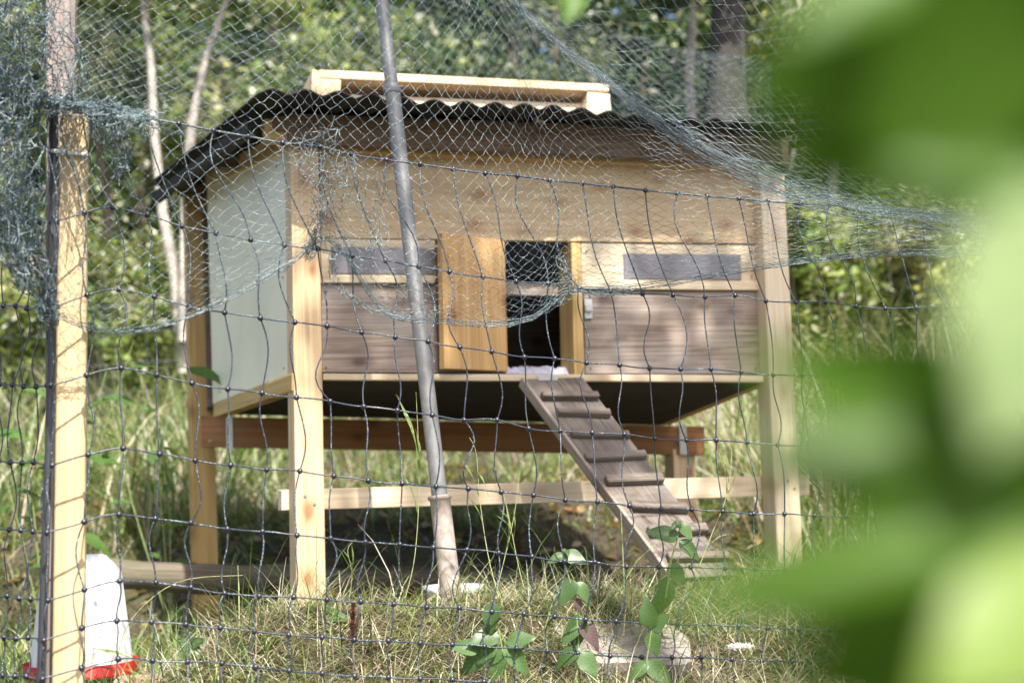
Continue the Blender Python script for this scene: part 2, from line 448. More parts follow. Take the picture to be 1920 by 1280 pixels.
# fascia under the roof, batten under it
slab('fascia_board', FRONT, [(541, 212), (1480, 247), (1480, 308), (541, 268)], 0.025, FASCIA, coop, off=0.045)
slab('fascia_block', FRONT, [(497, 222), (540, 224), (540, 268), (500, 262)], 0.05, PINE_YELLOW, coop, off=0.03)
slab('fascia_block', FRONT, [(1005, 216), (1028, 217), (1028, 229), (1005, 228)], 0.03, PINE_PALE, coop, off=0.055)
slab('batten', FRONT, [(600, 262), (1424, 300), (1424, 318), (600, 282)], 0.04, PINE_YELLOW, coop, off=-0.01)
# wall boards, set back between the posts
WO = -0.05
slab('wall_panel', FRONT, [(599, 276), (1423, 314), (1421, 457), (601, 446)], 0.02, PLY, coop, off=WO)
wf = slab('window_board', FRONT, [(601, 447.5), (816, 450), (818, 530), (603, 530)], 0.018, PINE_PALE, coop, off=WO - 0.004)
slab('window_pane', FRONT, [(622, 462), (815, 466), (815, 514), (622, 513)], 0.01, PANE, wf, off=WO + 0.002)
slab('sill_batten', FRONT, [(602, 515), (816, 517), (816, 531), (602, 530)], 0.03, PINE_PALE, wf, off=WO + 0.012)
wf = slab('window_board', FRONT, [(1090, 456), (1422, 460), (1425, 541), (1091, 538)], 0.018, PINE_PALE, coop, off=WO - 0.004)
slab('window_pane', FRONT, [(1170, 475), (1390, 477), (1391, 525), (1171, 523)], 0.01, PANE, wf, off=WO + 0.002)
slab('sill_batten', FRONT, [(1091, 524), (1425, 527), (1425, 544), (1091, 541)], 0.03, PINE_PALE, wf, off=WO + 0.012)
slab('wall_board', FRONT, [(602, 532), (819, 533), (822, 699), (604, 698)], 0.022, OLDPLANK, coop, off=WO - 0.002)
slab('wall_board', FRONT, [(818, 446), (946, 447.5), (950, 700), (820, 699)], 0.022, OLDPLANK, coop, off=WO - 0.012)
slab('wall_board', FRONT, [(1094, 545), (1426, 546), (1432, 701), (1098, 701)], 0.022, OLDPLANK, coop, off=WO - 0.002)
slab('door_jamb', FRONT, [(1071, 455), (1089, 456), (1097, 702), (1077, 702)], 0.10, PINE_YELLOW, coop, off=WO + 0.01, grain='v')
slab('cross_bar', FRONT, [(940, 528), (1080, 531), (1080, 556), (940, 553)], 0.03, OLDPLANK, coop, off=WO - 0.10)
slab('floor_edge', FRONT, [(606, 700), (1432, 703), (1433, 716), (606, 712)], 0.03, PINE_PALE, coop, off=-0.012)
# body behind: sides, back, floor
side_pts = [(388, 350), (534, 276), (546, 700), (399, 757)]
slab('side_panel', SIDEP, side_pts, 0.015, WHITEPANEL, coop, off=-0.012)
slab('side_batten', SIDEP, [(385, 322), (545, 238), (545, 276), (385, 351)], 0.03, PINE_YELLOW, coop, off=-0.004)
slab('side_beam', SIDEP, [(400, 757), (547, 700), (547, 733), (400, 782)], 0.045, PINE_YELLOW, coop, off=-0.004)
for px, py in ((404, 372), (518, 312), (406, 560), (530, 520), (412, 735), (532, 690)):
    disc('screw', SIDEP.hit(px, py, -0.011), -A_DIR, 0.004, 0.003, STEEL, coop, 8)
FLT = FRONT.hit(548, 280, -0.08); FRT = FRONT.hit(1424, 318, -0.08)
FLB = FRONT.hit(560, 703, -0.08); FRB = FRONT.hit(1432, 703, -0.08)
bk = B_DIR * 1.42
up = Vector((0, 0, 0.10))
solid('back_wall', [FLT + bk + up, FRT + bk + up, FRB + bk, FLB + bk], [p + B_DIR * 0.02 for p in (FLT + bk + up, FRT + bk + up, FRB + bk, FLB + bk)], OLDPLANK, coop)
rs = [FRT - A_DIR * 0.005, FRT + bk + up - A_DIR * 0.005, FRB + bk - A_DIR * 0.005, FRB - A_DIR * 0.005]
solid('side_wall', rs, [p - A_DIR * 0.018 for p in rs], OLDPLANK, coop)
# floor deck: from the front edge back and slightly down to the cross beam
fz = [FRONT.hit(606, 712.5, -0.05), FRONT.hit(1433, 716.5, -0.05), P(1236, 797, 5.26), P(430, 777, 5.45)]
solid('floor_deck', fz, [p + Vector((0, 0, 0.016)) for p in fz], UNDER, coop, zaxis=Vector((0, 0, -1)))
e = [FRONT.hit(1430, 716, -0.05), P(1236, 797, 5.26)]
solid('deck_edge', [e[0], e[1], e[1] + Vector((0, 0, 0.03)), e[0] + Vector((0, 0, 0.055))],
      [p + Vector((0.04, 0.0, 0)) for p in (e[0], e[1], e[1] + Vector((0, 0, 0.03)), e[0] + Vector((0, 0, 0.055)))], PINE_YELLOW, coop, xaxis=e[1] - e[0])
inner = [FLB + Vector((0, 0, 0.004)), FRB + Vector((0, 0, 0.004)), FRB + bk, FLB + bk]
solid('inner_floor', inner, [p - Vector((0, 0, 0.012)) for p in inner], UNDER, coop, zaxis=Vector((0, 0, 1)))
# red-brown cross beam on brackets
BEAMP = Plane(P(850, 820, 5.25), Vector((0.0, -1, 0)))
bm_ = slab('cross_beam', BEAMP, [(376, 780), (1321, 799), (1322, 853), (377, 838)], 0.05, REDBROWN, coop)
for q in ([(424, 782), (436, 782), (437, 842), (425, 842)], [(1273, 798), (1287, 798), (1289, 852), (1275, 852)]):
    bz = slab('bracket', BEAMP, q, 0.004, ZINC, bm_, off=0.005, bevel=0.0005)
for px, py, r in ((396, 806, 0.008), (1306, 826, 0.010), (1276, 806, 0.004), (1279, 845, 0.004), (1305, 817, 0.004)):
    disc('bolt', BEAMP.hit(px, py, 0.011), (0, -1, 0), r, 0.006, ZINC, bm_)
# open pop door
dr = FRONT.hit(950, 575, WO + 0.015)
hinge_t = FRONT.hit(947, 452, WO + 0.015); hinge_b = FRONT.hit(953, 696, WO + 0.015)
D1 = hinge_t.y - 0.14
dq = [P(829, 435, D1), hinge_t, hinge_b, P(834, 691, D1)]
dn = (dq[1] - dq[0]).cross(dq[3] - dq[0]).normalized()
if dn.y > 0: dn = -dn
dirx = (dq[1] - dq[0]).normalized()
door = solid('door', dq, [p - dn * 0.028 for p in dq], DOORWOOD, coop, xaxis=dq[3] - dq[0], zaxis=dn)
# latch, hook, bedding
la = slab('latch', FRONT, [(1096, 560), (1110, 560), (1111, 597), (1097, 597)], 0.006, ZINC, coop, off=WO + 0.008, bevel=0.001)
slab('latch_bolt', FRONT, [(1098, 571), (1111, 571), (1112, 584), (1099, 584)], 0.012, ZINC, la, off=WO + 0.022, bevel=0.002)
hk = [FRONT.hit(x, y, WO + 0.01) + FN * f for x, y, f in ((797, 438, 0), (793, 441, .02), (796, 446, .03), (801, 450, .03), (800, 456, .025), (795, 457, .02))]
V_, F_ = tube_np(hk, 0.0025, 6)
mesh_thing('hook', V_, F_, ZINC, coop)
bv, bf = [], []
c0, c1 = FRONT.hit(950, 700, WO - 0.03), FRONT.hit(1078, 702, WO - 0.03)
nn = 24
for j in range(8):
    for i in range(nn + 1):
        p = c0.lerp(c1, i / nn) + B_DIR * (0.02 * j)
        h = 0.012 + 0.014 * math.sin(j * 0.42) + random.uniform(-0.006, 0.008) if j else 0.0
        bv.append(p + Vector((0, 0, h)))
for j in range(7):
    for i in range(nn):
        a = j * (nn + 1) + i; bf.append((a, a + 1, a + nn + 2, a + nn + 1))
mesh_thing('bedding', np.array([tuple(v) for v in bv]), bf, BEDDING, coop)

for px, py in ((612, 300), (612, 430), (820, 300), (1010, 312), (1210, 322), (1408, 330), (1408, 445), (1108, 690), (1108, 556), (1415, 556), (1418, 690), (612, 545), (612, 688), (1100, 470), (1410, 470), (1410, 518)):
    disc('screw', FRONT.hit(px, py, WO + 0.002), FN, 0.0035, 0.003, STEEL, coop, 8)
for px, py in ((572, 930), (590, 945), (1478, 900), (1490, 915), (575, 285), (1445, 345)):
    disc('screw', FRONT.hit(px, py, 0.001), FN, 0.0045, 0.003, STEEL, coop, 8)
# ramp
rt = [FRONT.hit(976, 711, 0.02), FRONT.hit(1091, 708, 0.02), P(1378, 1078, 3.86), P(1262, 1082, 3.80)]
rn = (rt[1] - rt[0]).cross(rt[3] - rt[0]).normalized()
if rn.z < 0: rn = -rn
RAMPP = Plane((rt[0] + rt[1] + rt[2] + rt[3]) / 4, rn)
rq = [(983, 710), (1092, 706), (1378, 1078), (1264, 1083)]
rf = [RAMPP.hit(x, y) for x, y in rq]
rdir = (rf[3] - rf[0]).normalized()
rmp = solid('ramp', rf, [p - rn * 0.02 for p in rf], RAMPWOOD, coop, xaxis=rdir, zaxis=rn)
sd = (rf[1] - rf[0]).normalized()
st = [rf[0] - sd * 0.012 + rn * 0.006, rf[0] - sd * 0.001 + rn * 0.006, rf[3] - sd * 0.001 + rn * 0.006, rf[3] - sd * 0.012 + rn * 0.006]
solid('side_strip', st, [p - rn * 0.035 for p in st], OLDPLANK, rmp, xaxis=rdir, zaxis=rn)
for (xa, xb, y, s) in ((1016, 1122, 752, 0), (1045, 1144, 783, -2), (1071, 1180, 823, -1), (1098, 1212, 865, 3), (1137, 1244, 910, 2), (1182, 1290, 962, -2), (1217, 1326, 1006, 3), (1252, 1366, 1054, 1)):
    pa, pb = RAMPP.hit(xa, y + s), RAMPP.hit(xb, y - s)
    ux = (pb - pa).normalized(); uy = rn.cross(ux).normalized()
    if uy.z < 0: uy = -uy
    hh = 0.020 + random.uniform(-0.001, 0.004); wd = 0.026 + random.uniform(-0.003, 0.004)
    top = [pa + rn * hh, pb + rn * hh, pb + rn * hh + uy * wd, pa + rn * hh + uy * wd]
    solid('cleat', top, [p - rn * (hh - 0.0005) for p in top], RAMPWOOD, rmp, xaxis=ux, zaxis=rn, bevel=0.003)
hp = [RAMPP.hit(x, y, 0.004) for x, y in ((1008, 702), (1042, 702), (1046, 713), (1010, 713))]
solid('hinge', hp, [p - rn * 0.003 for p in hp], ZINC, rmp, bevel=0)

# corrugated roof
RFL, RFR, RBL = P(484, 172, 3.70), P(1506, 236, 4.46), P(270, 350, 5.45)
ea = RFR - RFL; eb = RBL - RFL
rnorm = ea.cross(eb).normalized()
if rnorm.z < 0: rnorm = -rnorm
La = ea.length
pitch_w = 0.094
nw = 18
cols = int(La / pitch_w * nw)
rv = []
for lay in (0, 1):
    for j in range(5):
        for i in range(cols + 1):
            u = i / cols * La
            ph_ = math.pi * u / pitch_w + 0.3
            h = 0.0085 * (0.55 * -math.cos(2 * ph_) + 0.45 * (2 * abs(math.sin(ph_)) - 1.0))
            sag = 0.006 * math.sin(u * 2.1 + 0.5) + (0.004 * math.sin(u * 9.0) if j == 0 else 0)
            p = RFL + ea * (i / cols) + eb * (j / 4) + rnorm * (h + sag - lay * 0.006)
            rv.append(tuple(p))
rfc = []
W1 = cols + 1; off = 5 * W1
for j in range(4):
    for i in range(cols):
        a = j * W1 + i
        rfc.append((a, a + 1, a + W1 + 1, a + W1)); rfc.append((off + a, off + a + W1, off + a + W1 + 1, off + a + 1))
for i in range(cols):
    rfc.append((i, off + i, off + i + 1, i + 1)); a = 4 * W1 + i; rfc.append((a, a + 1, off + a + 1, off + a))
for j in range(4):
    a = j * W1; rfc.append((a, a + W1, off + a + W1, off + a)); a = j * W1 + cols; rfc.append((a, off + a, off + a + W1, a + W1))
roof = mesh_thing('roof', np.array(rv), rfc, BITUMEN, coop)
for f in (0.10, 0.48, 0.86):                                   # purlins under the sheet
    a0 = RFL + ea * 0.05 + eb * f - rnorm * 0.026; a1 = RFL + ea * 0.95 + eb * f - rnorm * 0.026
    ebn = eb.normalized()
    q = [a0, a1, a1 + ebn * 0.045, a0 + ebn * 0.045]
    solid('purlin', q, [p - rnorm * 0.04 for p in q], FASCIA, roof)
a0 = RFL + ea * 0.012 + eb * 0.12 - rnorm * 0.03; a1 = RFL + ea * 0.012 + eb * 0.97 - rnorm * 0.03
an = ea.normalized()
q = [a0, a1, a1 + an * 0.03, a0 + an * 0.03]
solid('verge_board', q, [p - rnorm * 0.042 for p in q], BITUMEN, roof, xaxis=eb)

# wooden frame lying on the roof
FRP = Plane(RFL + ea * 0.35 + eb * 0.20, (FN + Vector((0, 0, 0.25))).normalized())
frm_loc = FRP.hit(870, 190)
frame = thing('wooden_frame', 'unpainted pine frame lying on top of the corrugated coop roof', 'frame', frm_loc)
up_ = FRP.n.cross(A_DIR).normalized()
if up_.z < 0: up_ = -up_
slab('top_rail', FRP, [(598, 130), (1142, 158), (1142, 172), (600, 146)], 0.12, PINE, frame)
slab('bottom_rail', FRP, [(575, 174), (1146, 196), (1146, 232), (575, 215)], 0.03, PINE_PALE, frame, off=-0.05)
slab('end_block', FRP, [(586, 128), (640, 150), (637, 205), (582, 196)], 0.12, PINE, frame, off=-0.003, grain='v')
slab('end_block', FRP, [(1102, 172), (1144, 176), (1146, 225), (1100, 221)], 0.12, PINE_PALE, frame, off=-0.003, grain='v')
slab('shade_board', FRP, [(600, 140), (1130, 166), (1130, 215), (600, 190)], 0.012, FASCIA, frame, off=-0.11)  # dark board standing in for the shade below the top rail

# ------------------------------------------------------------------ log under the coop, feeder, brick, dish, slab, feather
la_, lb_ = P(140, 1078, 4.86), P(1010, 1095, 5.12)
pts = [la_.lerp(lb_, k / 14) + Vector((0, 0, 0.006 * math.sin(k * 1.3))) for k in range(15)]
bmv, bmf = tube_np(pts, [0.050 + 0.004 * math.sin(k * 2.1) for k in range(15)], 14)
bmv = bmv + RNG.normal(0, 0.0016, bmv.shape)
bmf2 = list(map(tuple, bmf))
Vc = bmv - np.array(la_.lerp(lb_, 0.5)); ax = (lb_ - la_).normalized()
Mx = Matrix((ax, Vector((0, 0, 1)).cross(ax).normalized(), ax.cross(Vector((0, 0, 1)).cross(ax)).normalized()))
Vl = Vc @ np.array(Mx.transposed())
mel = bpy.data.meshes.new('log')
mel.from_pydata([tuple(v) for v in Vl], [], bmf2 + [tuple(range(13, -1, -1)), tuple(range(14 * 14, 15 * 14))])
mel.materials.append(LOGWOOD)
for p in mel.polygons: p.use_smooth = True
lg = obj('log', mel); lg.matrix_basis = Matrix.Translation(la_.lerp(lb_, 0.5)) @ Mx.transposed().to_4x4()
tag(lg, 'old grey-brown log lying low across the back of the hollow under the coop', 'log')

def lathe(name, prof, mat, parent, loc, sides=32):
    V, F = [], []
    for r, z in prof:
        for k in range(sides):
            a = 2 * math.pi * k / sides; V.append((loc[0] + r * math.cos(a), loc[1] + r * math.sin(a), loc[2] + z))
    for j in range(len(prof) - 1):
        for k in range(sides):
            F.append((j * sides + k, j * sides + (k + 1) % sides, (j + 1) * sides + (k + 1) % sides, (j + 1) * sides + k))
    return mesh_thing(name, np.array(V), F, mat, parent)
FD = 3.32
fb = P(153, 1262, FD)
s_ = FD / FPX
feeder = thing('poultry_feeder', 'white plastic poultry feeder cone with a red dish at the post foot', 'poultry feeder', fb)
lathe('hopper', [(0.001, 217 * s_), (38 * s_, 216 * s_), (45 * s_, 214 * s_), (70 * s_, 186 * s_), (72 * s_, 180 * s_), (92 * s_, 22 * s_), (92 * s_, 14 * s_), (86 * s_, 14 * s_)], WHITEPLASTIC, feeder, fb)
lathe('dish', [(0.001, 3 * s_), (104 * s_, 0.0), (98 * s_, 4 * s_), (106 * s_, 22 * s_), (103 * s_, 23 * s_), (96 * s_, 8 * s_), (0.001, 8 * s_)], REDPLASTIC, feeder, fb)
hv, hf = tube_np([fb + Vector((-45 * s_, -50 * s_, 190 * s_)), fb + Vector((0, -66 * s_, 205 * s_)), fb + Vector((45 * s_, -50 * s_, 190 * s_))], 0.0025, 6)
mesh_thing('carry_wire', hv, hf, ZINC, feeder)
def box_obj(name, c, size, rz, mat, parent=None, tilt=(0, 0), bev=0.004, rough=0.0):
    bm = bmesh.new(); bmesh.ops.create_cube(bm, size=1.0)
    for v in bm.verts: v.co = Vector((v.co.x * size[0], v.co.y * size[1], v.co.z * size[2]))
    bmesh.ops.bevel(bm, geom=list(bm.edges), offset=bev, segments=2, affect='EDGES')
    if rough:
        bmesh.ops.subdivide_edges(bm, edges=list(bm.edges), cuts=3, use_grid_fill=True)
        for v in bm.verts: v.co += Vector([random.uniform(-rough, rough) for _ in range(3)])
    me = bpy.data.meshes.new(name); bm.to_mesh(me); bm.free(); me.materials.append(mat)
    o = obj(name, me, parent); o.location = c; o.rotation_euler = (tilt[0], tilt[1], rz)
    return o
pb = P(262, 1290, 3.22)
tag(box_obj('brick', pb, (0.11, 0.10, 0.05), 0.2, BRICKM, rough=0.0012), 'pinkish brick lying beside the red feeder dish', 'brick')
pd = P(850, 1116, 3.95)
tag(lathe('dish', [(0.001, 0.004), (0.060, 0.004), (0.082, 0.026), (0.086, 0.028), (0.065, 0.0), (0.001, 0.0)], WHITEPLASTIC, None, pd), 'shallow white dish standing behind the foot of the steel pole', 'dish')
ps = P(1170, 1132, 3.50)
def rough_slab(name, c, sx, sy, sz, rz, mat):
    bm = bmesh.new(); bmesh.ops.create_grid(bm, x_segments=14, y_segments=8, size=0.5)
    top = list(bm.verts)
    ext = bmesh.ops.extrude_face_region(bm, geom=list(bm.faces))
    low = [v for v in ext['geom'] if isinstance(v, bmesh.types.BMVert)]
    for v in low: v.co.z -= 1.0
    for v in bm.verts:
        ang = math.atan2(v.co.y, v.co.x)
        k = 1 - 0.16 * (abs(v.co.x) * 2) ** 3 * (abs(v.co.y) * 2) ** 2 + 0.05 * math.sin(5 * ang + 1)
        n = 0.5 * math.sin(9 * v.co.x + 2) * math.sin(7 * v.co.y)
        v.co = Vector((v.co.x * sx * k, v.co.y * sy * k, v.co.z * sz * (1 + 0.3 * n) + 0.006 * n + random.uniform(-.002, .002)))
    bmesh.ops.recalc_face_normals(bm, faces=bm.faces)
    me = bpy.data.meshes.new(name); bm.to_mesh(me); bm.free(); me.materials.append(mat)
    for p in me.polygons: p.use_smooth = False
    o = obj(name, me); o.location = c; o.rotation_euler = (R(24), R(4), rz)
    return o
tag(rough_slab('stone_slab', Vector((ps.x, ps.y, gz(ps.x, ps.y) + 0.016)), 0.33, 0.24, 0.03, 0.35, STONE), 'pale flat slab with broken edge lying on the grass mound below the ramp', 'stone slab')
pf = P(1388, 1212, 3.30)
fe = thing('feather', 'small white fluffy feather caught in the dry grass', 'feather', pf)
fv = []
A_, B_ = [], []
for k in range(300):
    d = Vector((random.gauss(0, 1), random.gauss(0, .6), random.gauss(0.2, .4))).normalized()
    s0 = pf + Vector((random.uniform(-.022, .022), random.uniform(-.01, .01), random.uniform(-.003, .004)))
    A_.append(tuple(s0)); B_.append(tuple(s0 + d * random.uniform(.004, .012)))
Vf, Ff = prisms(np.array(A_), np.array(B_), 0.0006)
mesh_thing('down', Vf, Ff, FEATHERM, fe)
Vf, Ff = tube_np([pf + Vector((-.028, 0, .002)), pf + Vector((0, 0, .006)), pf + Vector((.03, .004, .001))], 0.0011, 5)
mesh_thing('quill', Vf, Ff, FEATHERM, fe)

# ------------------------------------------------------------------ steel pole that carries the bird net
PD = 3.62
pb_, pt_ = P(847, 1125, PD), P(703, -110, PD + 0.15)
pole = thing('steel_pole', 'leaning galvanised steel pole standing in a stained pipe sleeve', 'pole', pb_)
sp = lambda f: pb_.lerp(pt_, f)
Vp, Fp = tube_np([sp(0.0), sp(0.25), sp(0.5), sp(0.764)], 0.0205, 20); mesh_thing('lower_tube', Vp, Fp, STEEL, pole)
Vp, Fp = tube_np([sp(0.76), sp(0.88), sp(1.0)], 0.0178, 20); mesh_thing('upper_tube', Vp, Fp, STEEL, pole)
Vp, Fp = tube_np([sp(0.752), sp(0.757), sp(0.762), sp(0.767)], [0.0225, 0.0245, 0.0245, 0.0200], 20); cl_ = mesh_thing('clamp_collar', Vp, Fp, STEEL, pole)
Vp, Fp = tube_np([sp(0.76) + Vector((0.018, -0.01, 0)), sp(0.76) + Vector((0.033, -0.012, 0.002))], 0.005, 8); mesh_thing('clamp_screw', Vp, Fp, STEEL, cl_)
Vp, Fp = tube_np([sp(-0.04), sp(0.03), sp(0.10), sp(0.141), sp(0.1425), sp(0.147)], [0.027, 0.0265, 0.0262, 0.0262, 0.031, 0.031], 20); mesh_thing('sleeve', Vp, Fp, RUSTY, pole)

# ------------------------------------------------------------------ corner post group at the left
PW = Plane(P(130, 700, 2.80), Vector((0.25, -1, 0)).normalized())
yp = thing('fence_post', 'sawn yellow wooden fence post at the corner of the net', 'post', P(130, 1300, 2.82))
slab('shaft', PW, [(112, 206), (164, 209), (157, 1330), (97, 1330)], 0.06, PINE_GREEN, yp, grain='v', bevel=0.003)
fr = [PW.hit(x, y, 0.001) for x, y in ((112, 200), (165, 204), (164, 212), (112, 209))]
# splintered top
Aa, Bb = [], []
for k in range(160):
    x = random.uniform(113, 163); p = PW.hit(x, 209 + random.uniform(-1, 3), -random.uniform(0.0, 0.055))
    Aa.append(tuple(p)); Bb.append(tuple(p + Vector((random.gauss(0, .003), random.gauss(0, .003), random.uniform(.004, .014)))))
Vq, Fq = prisms(np.array(Aa), np.array(Bb), 0.0016); mesh_thing('splintered_top', Vq, Fq, PINE_GREEN, yp)
gp = Plane(P(115, 300, 2.90), Vector((0.2, -1, 0)).normalized())
gpost = slab('weathered_post', gp, [(86, -120), (142, -120), (124, 1330), (84, 1330)], 0.05, GREYPOST, None, grain='v', bevel=0.004)
tag(gpost, 'tall silver-grey weathered post rising behind the yellow fence post', 'post')
sk = [PW.hit(x, y, 0.012) for x, y in ((101, 188), (102, 400), (98, 620), (92, 850), (84, 1060), (75, 1330))]
stake = thing('fence_stake', 'black plastic fence stake strapped to the yellow post', 'stake', sk[-1])
Vp, Fp = tube_np(sk, 0.0085, 10); mesh_thing('rod', Vp, Fp, BLACKPLASTIC, stake)
for i in range(6):
    c = sk[0].lerp(sk[1], -0.01 + 0.02 * i)
    pass
Vp, Fp = tube_np([sk[0] + Vector((0, 0, .012)), sk[0], sk[0] - Vector((0, 0, .02))], [0.004, 0.013, 0.010], 10); mesh_thing('cap', Vp, Fp, BLACKPLASTIC, stake)
tie = thing('cable_tie', 'white cable tie round the yellow post and black stake', 'cable tie', PW.hit(132, 287, 0.01))
tp = [PW.hit(97, 283, 0.005), PW.hit(98, 283, 0.024), PW.hit(108, 284, 0.026), PW.hit(118, 285, 0.008), PW.hit(140, 288, 0.0045), PW.hit(164, 291, 0.0045), PW.hit(167, 291, -0.01), PW.hit(167, 291, -0.07), PW.hit(140, 288, -0.075), PW.hit(100, 284, -0.07), PW.hit(97, 283, 0.005)]
Vp, Fp = tube_np(tp, 0.0042, 6); mesh_thing('strap', Vp, Fp, WHITEPLASTIC, tie)
cc = PW.hit(119, 283, 0.012)
o = box_obj('buckle', (0, 0, 0), (0.012, 0.007, 0.011), 0.0, WHITEPLASTIC, tie, bev=0.0015); o.location = cc - wl(tie)

# ------------------------------------------------------------------ poultry net (fence): knot grid read row by row
rowx = {
 2: [105,158,211,276,341,405,470,533,596,660,722,785,843,905,968,1028,1085,1145,1205,1262,1322,1378,1436,1492,1548,1605,1660,1718],
 3: [107,163,223,289,355,421,488,553,613,678,741,803,862,922,983,1040,1100,1162,1218,1276,1333,1390,1450,1504,1565],
 4: [95,162,227,294,360,427,491,556,619,682,745,810,870,932,991,1050,1110,1171,1228,1287,1343,1401,1458,1517],
 5: [98,165,231,299,366,433,500,562,626,690,754,817,878,940,1000,1060,1120,1180,1240,1297,1355,1413,1471],
 6: [88,158,223,291,358,426,492,557,620,685,749,812,876,935,997,1058,1115,1175,1235,1295,1360],
 7: [90,158,224,292,357,421,486,550,613,676,738,800,861,922,982,1040,1098,1155,1214,1270,1330,1385,1440],
 8: [82,153,219,284,348,413,477,541,604,664,728,788,848,908,968,1026,1083,1144,1203,1260,1315,1372,1428],
 9: [80,153,222,286,352,416,479,542,604,665,728,788,848,907,967,1025,1082,1143,1202],
 1: [104,122,150,200,267,335,400,465,530,600,660,725,788,850,910,970,1030,1092,1150,1210,1270,1325,1385,1440,1500,1555,1610]}
rowy = {
 1: [185,190,197,205,220,232,245,256,268,275,290,300,308,317,325,330,338,344,350,357,363,368,373,378,382,385,388],
 2: [415,399,389,403,424,437,450,459,467,480,488,500,510,519,528,531,540,545,551,553,557,554,564,566,566,574,578,576],
 3: [575,553,543,556,575,586,596,604,611,623,632,640,651,659,669,672,680,684,690,692,692,697,702,703,704],
 4: [722,703,690,703,718,729,737,745,752,762,769,778,787,787,803,808,811,814,822,825,825,829,834,835],
 5: [872,852,840,851,863,872,880,883,892,901,906,912,916,922,928,937,940,948,954,955,958,963,963],
 6: [998,978,964,972,980,991,996,1003,1009,1016,1020,1026,1030,1036,1043,1052,1053,1062,1063,1063,1065],
 7: [1125,1105,1089,1092,1101,1112,1117,1119,1124,1128,1132,1138,1139,1146,1151,1155,1161,1164,1167,1170,1170,1173,1176],
 8: [1200,1177,1163,1166,1170,1176,1183,1190,1194,1199,1201,1205,1208,1211,1215,1220,1224,1229,1231,1232,1232,1236,1238],
 9: [1272,1252,1235,1238,1240,1243,1250,1257,1262,1267,1269,1272,1274,1277,1280,1284,1287,1291,1293]}
NC = 32
pA, pB = P(130, 900, 2.75), P(1470, 900, 3.45)
fdir = (pB - pA); fdir.z = 0; fdir.normalize()
NET = Plane(pA, Vector((fdir.y, -fdir.x, 0)))
knots = {}
for r in range(1, 10):
    X, Y = list(rowx[r]), list(rowy[r])
    dx = 58.0
    while len(X) < NC:
        dx -= 0.25
        X.append(X[-1] + dx + random.uniform(-2, 2))
        Y.append(Y[-1] + (3.0 if r == 1 else 1.6) + random.uniform(-2, 3))
    for c in range(NC):
        # the net bellies a little and leans out from post to post
        o_ = 0.010 * math.sin(0.9 * c + r) + random.uniform(-0.006, 0.006)
        o_ += 0.014 if c <= 2 else 0.0
        knots[r, c] = NET.hit(X[c], Y[c], o_)
for c in range(NC):                                        # row below the frame, down in the grass
    k9, k8 = knots[9, c], knots[8, c]
    knots[10, c] = k9 + (k9 - k8) * 1.0
def hermite(points, tang, per=5):
    out = []
    for i in range(len(points) - 1):
        p0, p1, m0, m1 = points[i], points[i + 1], tang[i], tang[i + 1]
        for k in range(per):
            u = k / per
            out.append(p0 * (2*u**3 - 3*u*u + 1) + m0 * (u**3 - 2*u*u + u) + p1 * (-2*u**3 + 3*u*u) + m1 * (u**3 - u*u))
    out.append(points[-1])
    return out
bmk = bmesh.new(); bmesh.ops.create_icosphere(bmk, subdivisions=2, radius=0.0060)
for v in bmk.verts:
    if v.co.z > 0.0035: v.co.z += 0.0010
    v.co.x *= 1.08
KNOT = bpy.data.meshes.new('knot'); bmk.to_mesh(KNOT); bmk.free(); KNOT.materials.append(KNOTM)
for p in KNOT.polygons: p.use_smooth = True
def build_net(name, label, kn, rows, ncol, with_knots=True, r_top=0.0024, r_h=0.0018, r_v=0.0017, wig=0.010, per=6, skip_top_wig=False):
    root = thing(name, label, 'net', kn[rows[-1], 0])
    for r in rows:
        pts = [kn[r, c] for c in range(ncol)]
        tg = []
        for c in range(ncol):
            d = (pts[min(c + 1, ncol - 1)] - pts[max(c - 1, 0)]) * 0.5
            if r != rows[0]: d = d + Vector((0, 0, random.uniform(-wig, wig) * 0.9))
            tg.append(d)
        V, F = tube_np(hermite(pts, tg, per), r_top if r == rows[0] else r_h, 5)
        h = mesh_thing('horizontal_cord', V, F, CORD, root)
        if with_knots:
            for p in pts:
                k = bpy.data.objects.new('knot', KNOT); link(k, h)
                k.location = p - wl(h); k.rotation_euler = (random.uniform(-.4, .4), random.uniform(0, 6), random.uniform(0, 6))
    for c in range(ncol):
        pts = [kn[r, c] for r in rows]
        tg = []
        for i in range(len(pts)):
            d = (pts[min(i + 1, len(pts) - 1)] - pts[max(i - 1, 0)]) * 0.5
            tg.append(d)
        # each stretch between two knots hangs as its own lazy S
        out = []
        for i in range(len(pts) - 1):
            L = (pts[i + 1] - pts[i]).length
            s1 = random.gauss(0, wig * 1.0) * L / 0.14; s2 = random.gauss(0, wig * 0.55) * L / 0.14
            if i == 0 and not skip_top_wig: s1 = abs(s1) * -0.6 - 0.004; s2 = s2 - 0.004
            n_ = random.gauss(0, wig * 0.7)
            for k in range(10):
                u = k / 10
                p = pts[i].lerp(pts[i + 1], u)
                out.append(p + fdir * (s1 * math.sin(math.pi * u) + s2 * math.sin(2 * math.pi * u)) + NET.n * n_ * math.sin(math.pi * u))
        out.append(pts[-1])
        V, F = tube_np(out, r_v, 5)
        mesh_thing('vertical_cord', V, F, CORD, root)
    return root
build_net('poultry_net', 'dark blue knotted poultry net stretched across the front of the run', knots, list(range(1, 11)), NC, wig=0.0085)
